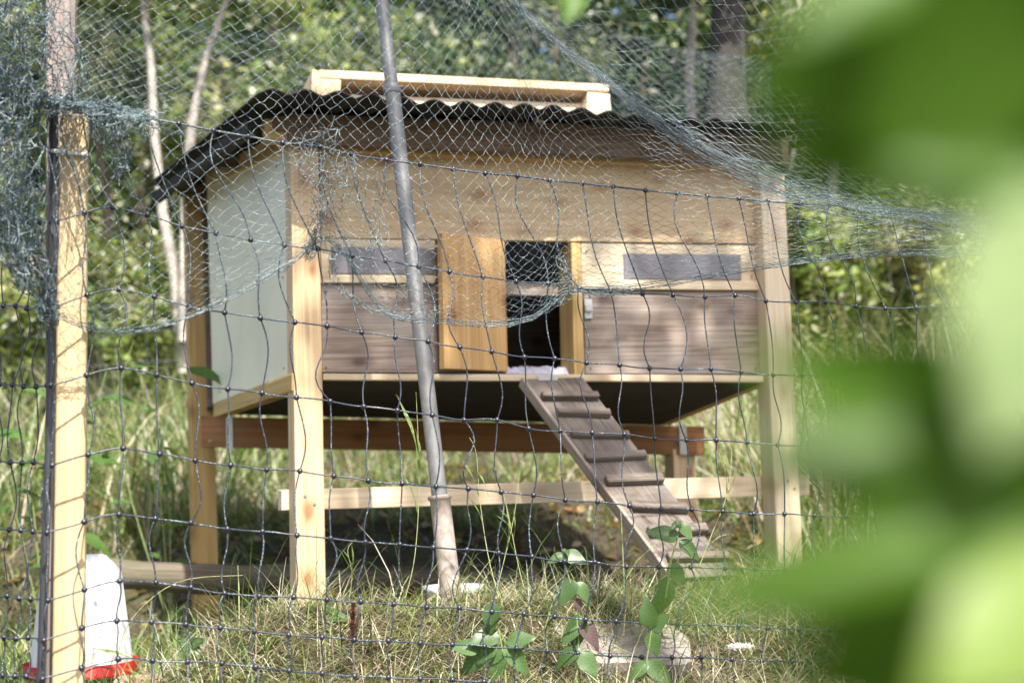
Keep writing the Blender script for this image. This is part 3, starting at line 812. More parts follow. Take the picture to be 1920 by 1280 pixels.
# the net turns the corner at the post and runs away to the left
kn2 = {}
lx = {1: (95, 190), 2: (97, 415), 3: (95, 575), 4: (90, 722), 5: (86, 872), 6: (84, 998), 7: (80, 1125), 8: (75, 1200), 9: (72, 1272)}
for r, (x0, y0) in lx.items():
    for c in range(6):
        x = x0 - 22 * c - random.uniform(0, 2); D = 2.78 + 0.068 * c
        y = y0 + 3 * math.sin(c * 1.1) - (6 if r > 4 and c else 0) + random.uniform(-2, 2)
        kn2[r, c] = P(x, y, D)
build_net('poultry_net', 'short return of the poultry net running back left of the corner post', kn2, list(range(1, 10)), 6, wig=0.007, skip_top_wig=True)
# net on the far side of the run
kn3 = {}
for r in range(7):
    for c in range(30):
        x = -3.2 + 0.21 * c; y = 7.0 + 0.18 * c * 0.45
        kn3[r, c] = Vector((x, y, gz(x, y) + 0.92 - 0.155 * r + random.uniform(-.008, .008)))
build_net('poultry_net', 'blurred far poultry net on the grassy slope behind the coop', kn3, list(range(7)), 30, with_knots=False, wig=0.008, per=3, skip_top_wig=True)

# ------------------------------------------------------------------ bird netting: knotted diamond mesh mapped over draped patches
def cr(a, b, c, d, t):
    return 0.5 * ((2 * b) + (-a + c) * t + (2*a - 5*b + 4*c - d) * t*t + (-a + 3*b - 3*c + d) * t**3)
def interp_ctrl(ctrl, nu, nv):
    """ctrl: rows (v) x cols (u) x 3 (px, py, depth) -> nv x nu samples (Catmull-Rom)"""
    C = np.array(ctrl, dtype=np.float64); rv_, cu, _ = C.shape
    def along(Cc, n, axis):
        k = Cc.shape[axis]; tt = np.linspace(0, k - 1, n); i = np.minimum(tt.astype(int), k - 2); f = tt - i
        g = lambda q: np.take(Cc, np.clip(q, 0, k - 1), axis=axis)
        sh = [1, 1, 1]; sh[axis] = n; f = f.reshape(sh)
        return cr(g(i - 1), g(i), g(i + 1), g(i + 2), f)
    return along(along(C, nu, 1), nv, 0)
def px_world(S):
    sh = S.shape; q = S.reshape(-1, 3)
    d = np.stack([(q[:, 0] - CX) / FPX, -(q[:, 1] - CY) / FPX, -np.ones(len(q))], 1) @ np.array(CAMROT).T
    return (np.array(EYE) + d * (q[:, 2] / d[:, 1])[:, None]).reshape(sh)
def net_patch(ctrl, nu, nv, r=0.0009, jit=2.5, jd=0.01, sag=0.25, square=False, hole=None, slack=0.0):
    S = interp_ctrl(ctrl, nu, nv)
    S[..., 0] += RNG.normal(0, jit, S.shape[:2]); S[..., 1] += RNG.normal(0, jit, S.shape[:2]); S[..., 2] += RNG.normal(0, jd, S.shape[:2])
    # slow rumples so that cells differ in size from place to place
    uu, vv = np.meshgrid(np.arange(nu), np.arange(nv))
    ph = RNG.uniform(0, 6, 6)
    S[..., 0] += slack * (np.sin(uu * 0.31 + vv * 0.17 + ph[0]) + np.sin(uu * 0.13 - vv * 0.37 + ph[1]))
    S[..., 1] += slack * (np.sin(uu * 0.23 - vv * 0.29 + ph[2]) + np.sin(uu * 0.41 + vv * 0.11 + ph[3]))
    Wd = px_world(S)
    A, B = [], []
    if square:
        A += [Wd[:, :-1].reshape(-1, 3), Wd[:-1].reshape(-1, 3)]; B += [Wd[:, 1:].reshape(-1, 3), Wd[1:].reshape(-1, 3)]
    else:
        e = (uu + vv) % 2 == 0
        for du in (-1, 1):
            u0 = uu[:-1]; v0 = vv[:-1]; ok = e[:-1] & (u0 + du >= 0) & (u0 + du < nu)
            A.append(Wd[v0[ok], u0[ok]]); B.append(Wd[v0[ok] + 1, u0[ok] + du])
    A = np.concatenate(A); B = np.concatenate(B)
    L = np.linalg.norm(B - A, axis=1)[:, None]
    M = (A + B) / 2 + RNG.normal(0, 1, A.shape) * L * 0.5 * 0.11; M[:, 2] -= (sag * L * 0.12)[:, 0]
    V1 = prisms(A, M, r); V2 = prisms(M, B, r)
    return merge([V1, V2])
def knots_on(ctrl, nu, nv): pass

FOLD = [(880, -110), (960, -5), (1040, 78), (1130, 145), (1250, 235), (1420, 325), (1560, 378), (1720, 402), (1960, 432)]
# A: front curtain, from above the frame down past the top cord to its scalloped hem
xs_c = [100, 180, 290, 420, 540, 620, 720, 830, 920, 1000, 1065, 1150, 1260, 1390, 1520, 1680, 1960]
hem =  [590, 622, 618, 568, 500, 455, 585, 606, 612, 600, 552, 546, 532, 512, 492, 480, 478]
topx = [120, 210, 320, 440, 550, 640, 730, 820, 880, 940, 1010, 1100, 1215, 1345, 1490, 1640, 1950]
topy = [-60, -60, -60, -60, -60, -60, -60, -60, -60, -28, 50, 125, 215, 290, 356, 396, 434]
rope = [188, 200, 222, 248, 268, 280, 298, 315, 326, 335, 341, 350, 362, 374, 383, 392, 408]
ctrl = []
for v in [0, .125, .25, .375, .5, .6, .7, .8, .9, 1.0]:
    row = []
    for i, x in enumerate(xs_c):
        ty, hy, ry = topy[i], hem[i], min(rope[i], hem[i])
        if v < 0.5:
            f = v / 0.5; y = ty + (ry - ty) * f; xx = topx[i] + (x - topx[i]) * f
        else:
            f = (v - 0.5) / 0.5; y = ry + (hy - ry) * (1 - (1 - f) ** 1.5); xx = x
        dn_ = 2.74 + 0.70 * (x - 130) / 1340
        D = dn_ - 0.035 + (0.30 * (0.5 - v) if v < 0.5 else -0.03 * math.sin((v - .5) * 6.28))
        if 4 <= i <= 5 and v > 0.5: xx = xx + (600 - xx) * 0.45 * math.sin((v - .5) / .5 * math.pi)
        row.append((xx, y, D))
    ctrl.append(row)
nA = thing('bird_netting', 'fine green-grey bird net hanging as a scalloped curtain over the front net', 'bird net', P(600, 600, 2.9))
V, F = net_patch(ctrl, 129, 64, r=0.00048, jit=1.5, jd=0.006, slack=2.6)
tag(mesh_thing('net_mesh', V, F, NETM, nA), kind='stuff')
# hem cord of each scallop
hp_ = [(x, y, 2.71 + 0.70 * (x - 130) / 1340) for x, y in zip(xs_c, hem)]
for off_, rr in ((0, 0.0011), (-5, 0.0009), (-9, 0.0008)):
    H = px_world(interp_ctrl([[(a, b_ + off_ + random.uniform(-2, 2), c) for a, b_, c in hp_]] * 2, 90, 2))[0]
    V, F = tube_np(H, rr, 4); mesh_thing('hem_cord', V, F, NETM, nA)
# gathered bunch above the left front post, crumpled knot by the doorway
def strip_ctrl(path, width, Dd):
    rows = []
    for k in range(len(path)):
        x, y = path[k][:2]
        x0, y0 = path[max(k - 1, 0)][:2]; x1, y1 = path[min(k + 1, len(path) - 1)][:2]
        tx, ty = x1 - x0, y1 - y0; l = math.hypot(tx, ty) + 1e-9; nx_, ny_ = -ty / l, tx / l
        wv = width[k] if hasattr(width, '__len__') else width
        rows.append([(x + nx_ * wv * s, y + ny_ * wv * s, Dd + path[k][2] if len(path[k]) > 2 else Dd) for s in (-0.5, -0.17, 0.17, 0.5)])
    return rows
pr = []
for q in range(2):
    pr.append(net_patch(strip_ctrl([(575 + 14 * q, 250), (598, 300), (622, 350), (602, 410), (588, 450), (578, 482)], [120, 90, 66, 36, 18, 8], 2.93), 9, 25, r=0.0006, jit=6, jd=0.015))
pr.append(net_patch(strip_ctrl([(640, 300), (680, 350), (700, 395), (712, 440), (690, 470)], [70, 70, 50, 26, 10], 2.95), 9, 19, r=0.0006, jit=4, jd=0.01))
pr.append(net_patch(strip_ctrl([(650, 440), (628, 470), (622, 505), (640, 545), (690, 575), (770, 598)], [60, 40, 18, 14, 12, 10], 2.93), 7, 25, r=0.0006, jit=3, jd=0.01))
pr.append(net_patch(strip_ctrl([(1048, 480), (1064, 510), (1066, 535), (1060, 556), (1030, 585)], [14, 16, 22, 18, 10], 3.2), 7, 17, r=0.0006, jit=5, jd=0.012))
pr.append(net_patch(strip_ctrl([(1050, 545), (1100, 551), (1140, 553), (1190, 545)], [14, 10, 8, 6], 3.2), 5, 17, r=0.0006, jit=2.5, jd=0.01))
V, F = merge(pr)
tag(mesh_thing('gathered_mesh', V, F, NETM, nA), kind='stuff')
# B: right sheet above the fold, strands almost level crossed by slanting ones
nB = thing('bird_netting', 'bird net sheet sloping away to the upper right above the heavy fold', 'bird net', P(1420, 325, 3.3))
ctrl = []
LQ = [(860, -130), (960, -5), (1130, 145), (1250, 235), (1420, 325), (1560, 378)]
RQ = [(1960, -270), (1960, -120), (1980, 40), (1990, 180), (2000, 330), (2010, 415)]
for k, (a, b_) in enumerate(zip(LQ, RQ)):
    row = []
    for s in np.linspace(0, 1, 7):
        s2 = s ** 1.25
        x = a[0] + (b_[0] - a[0]) * s2; y = a[1] + (b_[1] - a[1]) * s2 + 26 * math.sin(math.pi * min(1, s2 * 1.1))
        row.append((x, y, 3.22 + 0.25 * s + 0.05 * (5 - k)))
    ctrl.append(row)
V, F = net_patch(ctrl, 44, 34, r=0.00058, jit=1.2, jd=0.006, slack=1.2, square=True, sag=0.05)
tag(mesh_thing('net_mesh', V, F, NETM, nB), kind='stuff')
pr = []
for q in range(2):
    pth = [(x + random.uniform(-4, 4), y + random.uniform(-4, 6)) for x, y in FOLD]
    pr.append(net_patch(strip_ctrl(pth, [5, 8, 14, 24, 36, 46, 52, 50, 44], 3.15 + 0.03 * q), 6, 46, r=0.0006, jit=2.6, jd=0.012))
for q in range(16):
    f = random.uniform(-0.45, 0.45)
    wd = [5, 8, 14, 24, 36, 46, 52, 50, 44]
    H = px_world(interp_ctrl([[(x, y + f * w_ + random.uniform(-3, 3), 3.16) for (x, y), w_ in zip(FOLD, wd)]] * 2, 60, 2))[0]
    pr.append(tube_np(H, 0.0007, 4))
V, F = merge(pr)
tag(mesh_thing('fold_mesh', V, F, NETDARK, nB), kind='stuff')
# C: tangled bundle at the far left
nC = thing('bird_netting', 'thick tangled bundle of bird net hanging left of the corner post', 'bird net', P(40, 560, 2.7))
pr = []
for q, (pth, wd, D) in enumerate((
    ([(20, -60), (30, 60), (18, 180), (25, 320), (40, 440), (70, 540), (96, 600)], [150, 130, 120, 110, 80, 40, 10], 2.66),
    ([(40, -60), (45, 60), (40, 190), (30, 320), (50, 440), (78, 540), (100, 605)], [120, 110, 90, 90, 60, 30, 8], 2.70),
    ([(-20, -40), (0, 150), (0, 300), (10, 430), (45, 540)], [110, 100, 90, 60, 20], 2.62),
    ([(0, 120), (50, 170), (100, 190), (160, 200), (260, 216)], [60, 40, 26, 22, 14], 2.68),
    ([(-10, 230), (40, 215), (100, 195), (190, 215), (300, 228)], [80, 50, 26, 30, 20], 2.70),
    ([(175, 200), (205, 260), (235, 300), (215, 330)], [60, 50, 34, 10], 2.74),
    ([(60, 40), (110, 90), (130, 150), (120, 190)], [120, 90, 60, 26], 2.72))):
    L = sum(math.hypot(pth[i + 1][0] - pth[i][0], pth[i + 1][1] - pth[i][1]) for i in range(len(pth) - 1))
    for rep_ in range(2): pr.append(net_patch(strip_ctrl(pth, wd, D + 0.04 * rep_), 11, max(8, int(L / 13)), r=0.0009, jit=8, jd=0.03))
V, F = merge(pr)
tag(mesh_thing('net_mesh', V, F, NETM, nC), kind='stuff')
# D: far side of the roof net, out of focus behind the coop
nD = thing('bird_netting', 'out of focus bird net on the far side of the run above the roof', 'bird net', P(900, 200, 6.4))
ctrl = [[(150, 20, 6.6), (500, 60, 6.5), (900, -20, 6.4), (1150, 60, 6.3), (1450, 120, 6.3)],
        [(150, 150, 6.6), (500, 150, 6.5), (900, 60, 6.4), (1150, 130, 6.3), (1450, 170, 6.3)],
        [(150, 260, 6.6), (500, 240, 6.5), (900, 170, 6.4), (1150, 220, 6.3), (1450, 240, 6.3)]]
V, F = net_patch(ctrl, 121, 23, r=0.0011, jit=1.0, jd=0.01, slack=2)
tag(mesh_thing('net_mesh', V, F, NETM, nD), kind='stuff')

# ------------------------------------------------------------------ grass
def blades(x, y, z, length, width, lean, col, bend=0.6):
    """one curved blade per entry: 3 pairs of points + tip -> 2 quads and a closing quad"""
    n = len(x)
    az = RNG.uniform(0, 2 * math.pi, n); fa = az + RNG.normal(0, 0.5, n)
    dx, dy = np.cos(az), np.sin(az); wx, wy = -np.sin(fa), np.cos(fa)
    V = np.zeros((n, 8, 3))
    for k, s in enumerate((0.0, 0.4, 0.75, 1.0)):
        ang = lean + bend * s
        hor = length * s * np.sin(np.clip(ang, -1.6, 1.75)); ver = length * s * np.cos(np.clip(ang, -1.6, 1.75))
        wd = width * (1.0, 0.9, 0.6, 0.08)[k] * 0.5
        for e, sg in enumerate((-1, 1)):
            V[:, 2 * k + e, 0] = x + dx * hor + sg * wx * wd
            V[:, 2 * k + e, 1] = y + dy * hor + sg * wy * wd
            V[:, 2 * k + e, 2] = z + ver
    base = np.arange(n)[:, None] * 8
    F = np.concatenate([base + np.array([[0, 1, 3, 2]]), base + np.array([[2, 3, 5, 4]]), base + np.array([[4, 5, 7, 6]])])
    C = np.repeat(col, 8, axis=0)
    return V.reshape(-1, 3), F, C
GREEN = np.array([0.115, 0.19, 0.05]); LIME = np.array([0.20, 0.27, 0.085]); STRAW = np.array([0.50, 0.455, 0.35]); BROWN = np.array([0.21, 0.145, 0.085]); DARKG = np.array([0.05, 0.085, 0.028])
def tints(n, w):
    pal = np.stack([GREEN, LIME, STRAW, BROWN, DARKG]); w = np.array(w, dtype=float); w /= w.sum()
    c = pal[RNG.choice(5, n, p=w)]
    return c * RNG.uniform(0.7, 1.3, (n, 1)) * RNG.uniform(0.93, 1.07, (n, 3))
def patch(name, label, n, sampler, ln, wd, lean, w, bend=0.6, keep=None, sink=0.01):
    x, y = sampler(n)
    if keep is not None:
        k = keep(x, y); x, y = x[k], y[k]
    n = len(x)
    V, F, C = blades(x, y, ground(x, y) - sink, RNG.uniform(*ln, n), RNG.uniform(*wd, n), np.abs(RNG.normal(*lean, n)), tints(n, w), RNG.uniform(0.2, 1.0, n) * bend * 1.6)
    o = mesh_thing(name, V, F, GRASSM, None, C)
    return tag(o, label, 'grass', kind='stuff')
U = lambda a, b, n: RNG.uniform(a, b, n)
clump = lambda x, y: (np.sin(5.1 * x + 2.3 * y) + np.sin(3.7 * y - 6.1 * x + 1.0) + np.sin(11 * x + 1.7) * 0.5 + RNG.normal(0, 0.7, len(x))) > -0.5
def near(n):
    x = U(-1.35, 1.8, n); return x, 2.62 + 0.42 * (x + 0.86) + U(0.0, 1.25, n)
patch('grass', 'matted dry straw thatch lying over the mound in front of the coop', 64000, near, (0.04, 0.18), (0.0014, 0.0034), (1.15, 0.32), (0.9, 0.9, 5.2, 2.0, 0.3), 0.3, lambda x, y: (x > -0.85))
patch('grass', 'short green and straw grass tufts growing along the front net', 19000, near, (0.03, 0.15), (0.0014, 0.0036), (0.55, 0.4), (3.4, 3.2, 2.4, 0.5, 1.2), 0.9, clump)
patch('grass', 'taller thin grass standing above the mound and around the legs', 1500, near, (0.12, 0.32), (0.0015, 0.0035), (0.25, 0.2), (3, 3, 2, 0.4, 0.8), 0.7, lambda x, y: (y > 2.95 + 0.42 * (x + 0.86)))
patch('grass', 'green grass around the feeder and corner post', 16000, lambda n: (U(-1.6, -0.55, n), U(2.45, 4.3, n)), (0.06, 0.22), (0.002, 0.0045), (0.5, 0.35), (3.5, 2.4, 1.5, 0.6, 1.5), 0.9, clump)
patch('grass', 'sparse grass tinted dark to deepen the shade in the hollow under the coop', 9000, lambda n: (U(-2.4, 1.8, n), U(4.6, 6.2, n)), (0.05, 0.20), (0.003, 0.006), (0.7, 0.4), (1.5, 0.2, 0.4, 1.6, 4), 0.9, clump)  # dark tints paint the coop's shadow into the blades
patch('grass', 'sunlit rough meadow grass on the bank behind the coop', 26000, lambda n: (U(-3.4, 3.6, n), 6.15 + 3.3 * RNG.random(n) ** 1.1), (0.08, 0.34), (0.004, 0.009), (0.45, 0.35), (3, 3, 2.6, 0.7, 1), 0.9, clump)
patch('grass', 'rough green grass left of the hollow beyond the feeder', 9000, lambda n: (U(-2.6, -1.05, n), U(3.6, 6.3, n)), (0.06, 0.26), (0.003, 0.006), (0.5, 0.35), (3, 2.6, 1.6, 0.6, 1.2), 0.9, clump)
patch('grass', 'tall pale bleached grass standing on the slope to the right', 11000, lambda n: (U(0.9, 3.6, n), U(5.8, 10.5, n)), (0.35, 1.0), (0.006, 0.012), (0.22, 0.15), (1, 1.6, 4, 0.7, 0.2), 0.5, clump)
patch('grass', 'tall light green grass standing on the slope to the left', 11000, lambda n: (U(-4.4, -1.2, n), U(5.9, 10.5, n)), (0.25, 0.85), (0.006, 0.012), (0.25, 0.18), (2.2, 3, 2.6, 0.4, 0.6), 0.6, clump)
patch('grass', 'coarse far meadow grass below the trees', 14000, lambda n: (U(-6.5, 6.5, n), U(9, 16, n)), (0.3, 0.8), (0.010, 0.020), (0.3, 0.2), (3, 2.6, 2, 0.6, 1.5), 0.7, clump)
patch('grass', 'grass tuft growing in front of the red feeder dish', 1500, lambda n: (fb.x + U(-.24, .22, n), fb.y - U(.13, .30, n)), (0.05, 0.15), (0.002, 0.0045), (0.35, 0.3), (3, 3, 1.6, 0.4, 0.6), 0.9)
# fallen leaves under and behind the coop
n = 3600
x, y = U(-2.2, 2.4, n), 4.3 + 3.4 * RNG.random(n)
z = ground(x, y) + U(0.003, 0.03, n)
a = U(0, 6.28, n); l = U(0.015, 0.045, n); wv = l * U(0.4, 0.7, n); tl = RNG.normal(0, 0.35, (n, 2))
ex = np.stack([np.cos(a), np.sin(a), tl[:, 0]], 1) * l[:, None]; ey = np.stack([-np.sin(a), np.cos(a), tl[:, 1]], 1) * wv[:, None]
c = np.stack([x, y, z], 1)
V = np.stack([c - ex, c - ey * 0.9 + [0, 0, .004], c + ex, c + ey * 0.9 + [0, 0, .004]], 1).reshape(-1, 3)
F = np.arange(n * 4).reshape(-1, 4)
pal = np.array([[0.40, 0.25, 0.13], [0.30, 0.17, 0.08], [0.45, 0.34, 0.22], [0.2, 0.12, 0.07], [0.40, 0.30, 0.08]])
C = np.repeat(pal[RNG.integers(0, 5, n)] * U(0.4, 1.1, n)[:, None], 4, axis=0)
tag(mesh_thing('leaf_litter', V, F, GRASSM, None, C), 'brown fallen leaves scattered under and behind the coop', 'leaves', kind='stuff')

# ------------------------------------------------------------------ single leaves and leafy plants
def leaf_mesh(name, mat, ratio=0.55, point=1.0, fold=0.30, curl=0.25, seg=9, wave=0.02):
    """leaf 1 m long along +Y from the stalk, about ratio m wide, folded on its midrib"""
    V, F = [], []
    for i in range(seg + 1):
        s = i / seg
        wd = 0.5 * ratio * (math.sin(math.pi * min(1, s ** 0.72)) ** 0.85 if 0 < s < 1 else 0) * (1 - 0.25 * point * s)
        zc = -curl * s * s
        for q in (-1, -0.5, 0, 0.5, 1):
            V.append((q * wd, s, zc + fold * abs(q) * wd + wave * math.sin(9 * s + 2 * q) * abs(q)))
    for i in range(seg):
        for k in range(4):
            a = i * 5 + k; F.append((a, a + 1, a + 6, a + 5))
    me = np_mesh(name, V, F, mat); return me
def put_leaf(me, base, tip, normal, parent, name='leaf', widen=1.0):
    Yv = (tip - base); L = Yv.length; Yv.normalize()
    Xv = Yv.cross(Vector(normal)).normalized(); Zv = Xv.cross(Yv).normalized()
    M = Matrix((Xv * L * widen, Yv * L, Zv * L)).transposed().to_4x4()
    o = obj(name, me, parent)
    o.matrix_basis = Matrix.Translation(base - (wl(parent) if parent else Vector())) @ M
    return o
LM = [leaf_mesh('leaf', LEAF_A, 0.62), leaf_mesh('leaf', LEAF_A, 0.70, fold=0.1, curl=0.12), leaf_mesh('leaf', LEAF_A, 0.55, curl=0.4)]
LMP = [leaf_mesh('leaf', LEAF_P, 0.6)]
def weed(label, stem_px, leaves, D, group=None, purple=()):
    pts = [P(x, y, D + d) for x, y, d in stem_px]
    root = thing('leafy_weed', label, 'plant', pts[0], group)
    V, F = tube_np(pts, np.linspace(0.0028, 0.0013, len(pts)), 6); st_ = mesh_thing('stem', V, F, STEMM, root)
    for i, (bx, by, tx, ty, tilt) in enumerate(leaves):
        b_, t_ = P(bx, by, D), P(tx, ty, D - 0.015 + random.uniform(-.01, .01))
        nrm = Vector((random.uniform(-.3, .3) + tilt[0], -1 + random.uniform(-.1, .1), 0.55 + tilt[1]))
        put_leaf((LMP if i in purple else LM)[i % (1 if i in purple else 3)], b_, t_, nrm, root)
        near_ = min(pts, key=lambda p: (p - b_).length)
        if (near_ - b_).length > 0.004:
            V, F = tube_np([near_, near_.lerp(b_, .5) + Vector((0, 0, .003)), b_], 0.0011, 5); mesh_thing('stalk', V, F, STEMM, root)
z0 = (0, 0)
weed('leafy weed in front of the ramp foot with pale oval leaves', [(1248, 1120, 0), (1258, 1050, 0), (1270, 1010, 0), (1278, 975, 0)],
     [(1272, 1008, 1213, 990, z0), (1276, 980, 1300, 1012, (.3, .2)), (1274, 1012, 1314, 1046, z0), (1276, 978, 1258, 990, z0), (1255, 1056, 1285, 1096, (-.4, 0)), (1250, 1080, 1236, 1170, (.6, -.2))], 3.40)
weed('leafy weed with purplish leaves beside the pale slab', [(1080, 1290, 0), (1085, 1200, 0), (1078, 1120, 0), (1060, 1060, 0), (1056, 1032, 0)],
     [(1058, 1040, 1026, 1052, z0), (1058, 1036, 1102, 1054, z0), (1060, 1030, 1066, 1036, z0), (1078, 1120, 1092, 1148, (.2, .3)), (1076, 1085, 1046, 1136, z0), (1080, 1090, 1112, 1130, z0), (1085, 1150, 1078, 1222, z0), (1088, 1165, 1128, 1215, (.2, 0)), (1086, 1210, 1040, 1250, z0), (1086, 1170, 1052, 1205, z0), (1088, 1220, 1120, 1270, z0)], 3.22, purple=(3, 7))
weed('broad-leaved weed below the steel pole with rounded hanging leaves', [(950, 1300, 0), (946, 1240, 0), (935, 1180, 0), (926, 1130, 0)],
     [(926, 1128, 916, 1190, z0), (938, 1190, 876, 1200, (0, .2)), (930, 1200, 858, 1262, z0), (944, 1215, 918, 1276, z0), (948, 1205, 1005, 1190, (0, .3)), (946, 1210, 996, 1262, z0), (900, 1218, 842, 1206, z0)], 3.15)
weed('small weed by the net with narrow drooping leaves', [(1205, 1300, 0), (1212, 1240, 0), (1222, 1180, 0)],
     [(1220, 1178, 1210, 1118, z0), (1220, 1182, 1232, 1232, z0), (1214, 1240, 1180, 1272, z0), (1212, 1238, 1262, 1282, z0), (1222, 1180, 1252, 1150, z0)], 3.22)
weed('low weed growing right of the left front post foot', [(600, 1180, 0), (606, 1160, 0), (608, 1150, 0)],
     [(606, 1160, 640, 1180, z0), (606, 1155, 575, 1170, z0), (608, 1150, 618, 1122, z0), (608, 1152, 652, 1156, z0)], 3.36)
weed('small round-leaved weed at the left end of the mound', [(365, 1250, 0), (360, 1225, 0), (352, 1205, 0)],
     [(352, 1206, 340, 1240, z0), (354, 1206, 378, 1228, z0), (352, 1205, 330, 1198, z0), (356, 1210, 384, 1196, z0)], 3.20)
# tall grass stems, individually visible against the dark hollow
def stalk(label, px, D, seed=True, r=0.0013, blade_=()):
    pts = [P(x, y, D) for x, y in px]
    root = thing('grass_stem', label, 'grass stem', pts[0])
    cv = px_world(interp_ctrl([[(x, y, D) for x, y in px]] * 2, 16, 2))[0]
    V, F = tube_np(cv, np.linspace(r, r * 0.45, 16), 5); mesh_thing('culm', V, F, STEMG, root)
    for (bx, by, tx, ty) in blade_:
        put_leaf(BLADE, P(bx, by, D), P(tx, ty, D - 0.02), Vector((0.8, -0.6, 0.3)), root, 'blade')
    return root
STEMG = plain('pale_grass_stem', (0.34, 0.36, 0.16), 0.55, var=0.25)
BLADE = leaf_mesh('blade', leaf_mat('blade_leaf', 0.35, 0.45, False, (0.17, 0.23, 0.07)), 0.065, curl=0.3, fold=0.3)
stalk('tall green grass stem with a leaf left of the steel pole', [(760, 1120), (778, 1040), (786, 900), (780, 735)], 3.30, blade_=((786, 880, 776, 738), (786, 900, 800, 810), (783, 960, 770, 880)))
stalk('grass stem right of the steel pole bending over at its tip', [(935, 1120), (915, 1040), (900, 940), (893, 850), (880, 820)], 3.32, blade_=((898, 930, 880, 850), (893, 880, 925, 920), (905, 980, 892, 930)))
stalk('thin grass stem with seed leaves in front of the dark hollow', [(985, 1110), (972, 1060), (958, 990), (945, 930)], 3.34, blade_=((958, 990, 938, 962), (962, 1010, 975, 960)))
stalk('straight thin grass stem before the lower rail', [(930, 1110), (950, 1030), (965, 960), (975, 880)], 3.36, blade_=((950, 1030, 968, 945), (960, 985, 945, 950)))
stalk('forked pale stem standing near the left front post', [(655, 1120), (660, 1075), (652, 1030), (668, 1010)], 3.42, blade_=((660, 1060, 650, 1028), (658, 1080, 672, 1020)))
stalk('tall bleached grass stem in front of the right front post', [(1308, 1070), (1335, 1000), (1362, 930), (1372, 850), (1366, 838)], 3.40, blade_=((1363, 925, 1366, 840), (1366, 905, 1374, 846), (1364, 925, 1392, 882)))
stalk('slender leaning grass stem right of the ramp foot', [(1305, 1075), (1325, 1030), (1350, 1005), (1376, 1002)], 3.44, blade_=((1330, 1022, 1352, 1000),))
stalk('long dry blade arching over the feeder and hollow', [(215, 1270), (240, 1170), (330, 1092), (455, 1078)], 3.1, blade_=())
stalk('green stem with a bent leaf beside the white feeder', [(170, 1275), (176, 1210), (190, 1180), (235, 1230)], 2.95, blade_=((176, 1215, 262, 1225),))
# dock seed spike
pts = [P(664, 1290, 3.12), P(662, 1200, 3.12), P(662, 1128, 3.12)]
dk = thing('dock_spike', 'rust-brown dried seed spike standing in the grass', 'seed spike', pts[0])
V, F = tube_np(pts, 0.002, 6); mesh_thing('stem', V, F, BARK, dk)
Aa, Bb = [], []
for k in range(420):
    f = random.random(); c = pts[1].lerp(pts[2], f * 1.02 - 0.02) + Vector((0, 0, 0))
    an_ = random.uniform(0, 6.28); rr = 0.0035 + 0.006 * (0.6 + 0.4 * math.sin(f * 20)) * (1 - 0.5 * f)
    d = Vector((math.cos(an_), math.sin(an_), random.uniform(-.3, .6)))
    Aa.append(tuple(c + d * rr * 0.4)); Bb.append(tuple(c + d * rr))
V, F = prisms(np.array(Aa), np.array(Bb), 0.0016)
mesh_thing('seed_head', V, F, plain('rust_seed', (0.20, 0.085, 0.05), 0.85, var=0.4), dk)

# broad-leaved shrub behind the corner post
LS = [leaf_mesh('leaf', LEAF_S, 0.42, curl=0.2), leaf_mesh('leaf', LEAF_S, 0.5, curl=0.35), leaf_mesh('leaf', LEAF_S, 0.36, curl=0.1)]
def shrub(label, base_px, D, stems, leaf_len, nleaf, seed):
    rs_ = random.Random(seed)
    b0 = P(base_px[0], base_px[1], D)
    b0.z = gz(b0.x, b0.y)
    root = thing('broadleaf_shrub', label, 'shrub', b0)
    for (tx, ty) in stems:
        t_ = P(tx, ty, D + rs_.uniform(-.12, .12)); md = b0.lerp(t_, .5) + Vector((rs_.uniform(-.04, .04), 0, .04))
        cp = [b0, b0.lerp(md, .6), md, md.lerp(t_, .6), t_]
        V, F = tube_np(cp, [0.0032, 0.003, 0.0026, 0.002, 0.0015], 6); mesh_thing('stem', V, F, STEMM, root)
        for k in range(nleaf):
            f = 0.3 + 0.7 * (k + rs_.random() * .5) / nleaf
            p = cp[0].lerp(cp[2], min(1, 2 * f)) if f < .5 else cp[2].lerp(cp[4], 2 * f - 1)
            az = k * 2.4 + rs_.uniform(-.5, .5); L = leaf_len * rs_.uniform(.7, 1.2)
            d = Vector((math.cos(az), 0.7 * math.sin(az), rs_.uniform(-.35, .3))) * L
            put_leaf(rs_.choice(LS), p, p + d, Vector((rs_.uniform(-.3, .3), -.35, 1)), root)
    return root
shrub('large-leaved green shrub seen left of and behind the corner post', (90, 1000), 4.9, [(30, 700), (120, 760), (200, 690), (250, 640), (-20, 780), (170, 820)], 0.155, 6, 3)
sh = shrub('small shrub with one long leaf reaching across the cream side panel', (320, 1000), 5.3, [(262, 700), (205, 742), (300, 800)], 0.12, 4, 5)
put_leaf(LS[2], P(345, 688, 5.0), P(443, 724, 4.95), Vector((-.2, -.3, 1)), sh)
V, F = tube_np([P(262, 702, 5.3), P(300, 690, 5.15), P(345, 688, 5.0)], 0.0018, 5); mesh_thing('stalk', V, F, STEMM, sh)

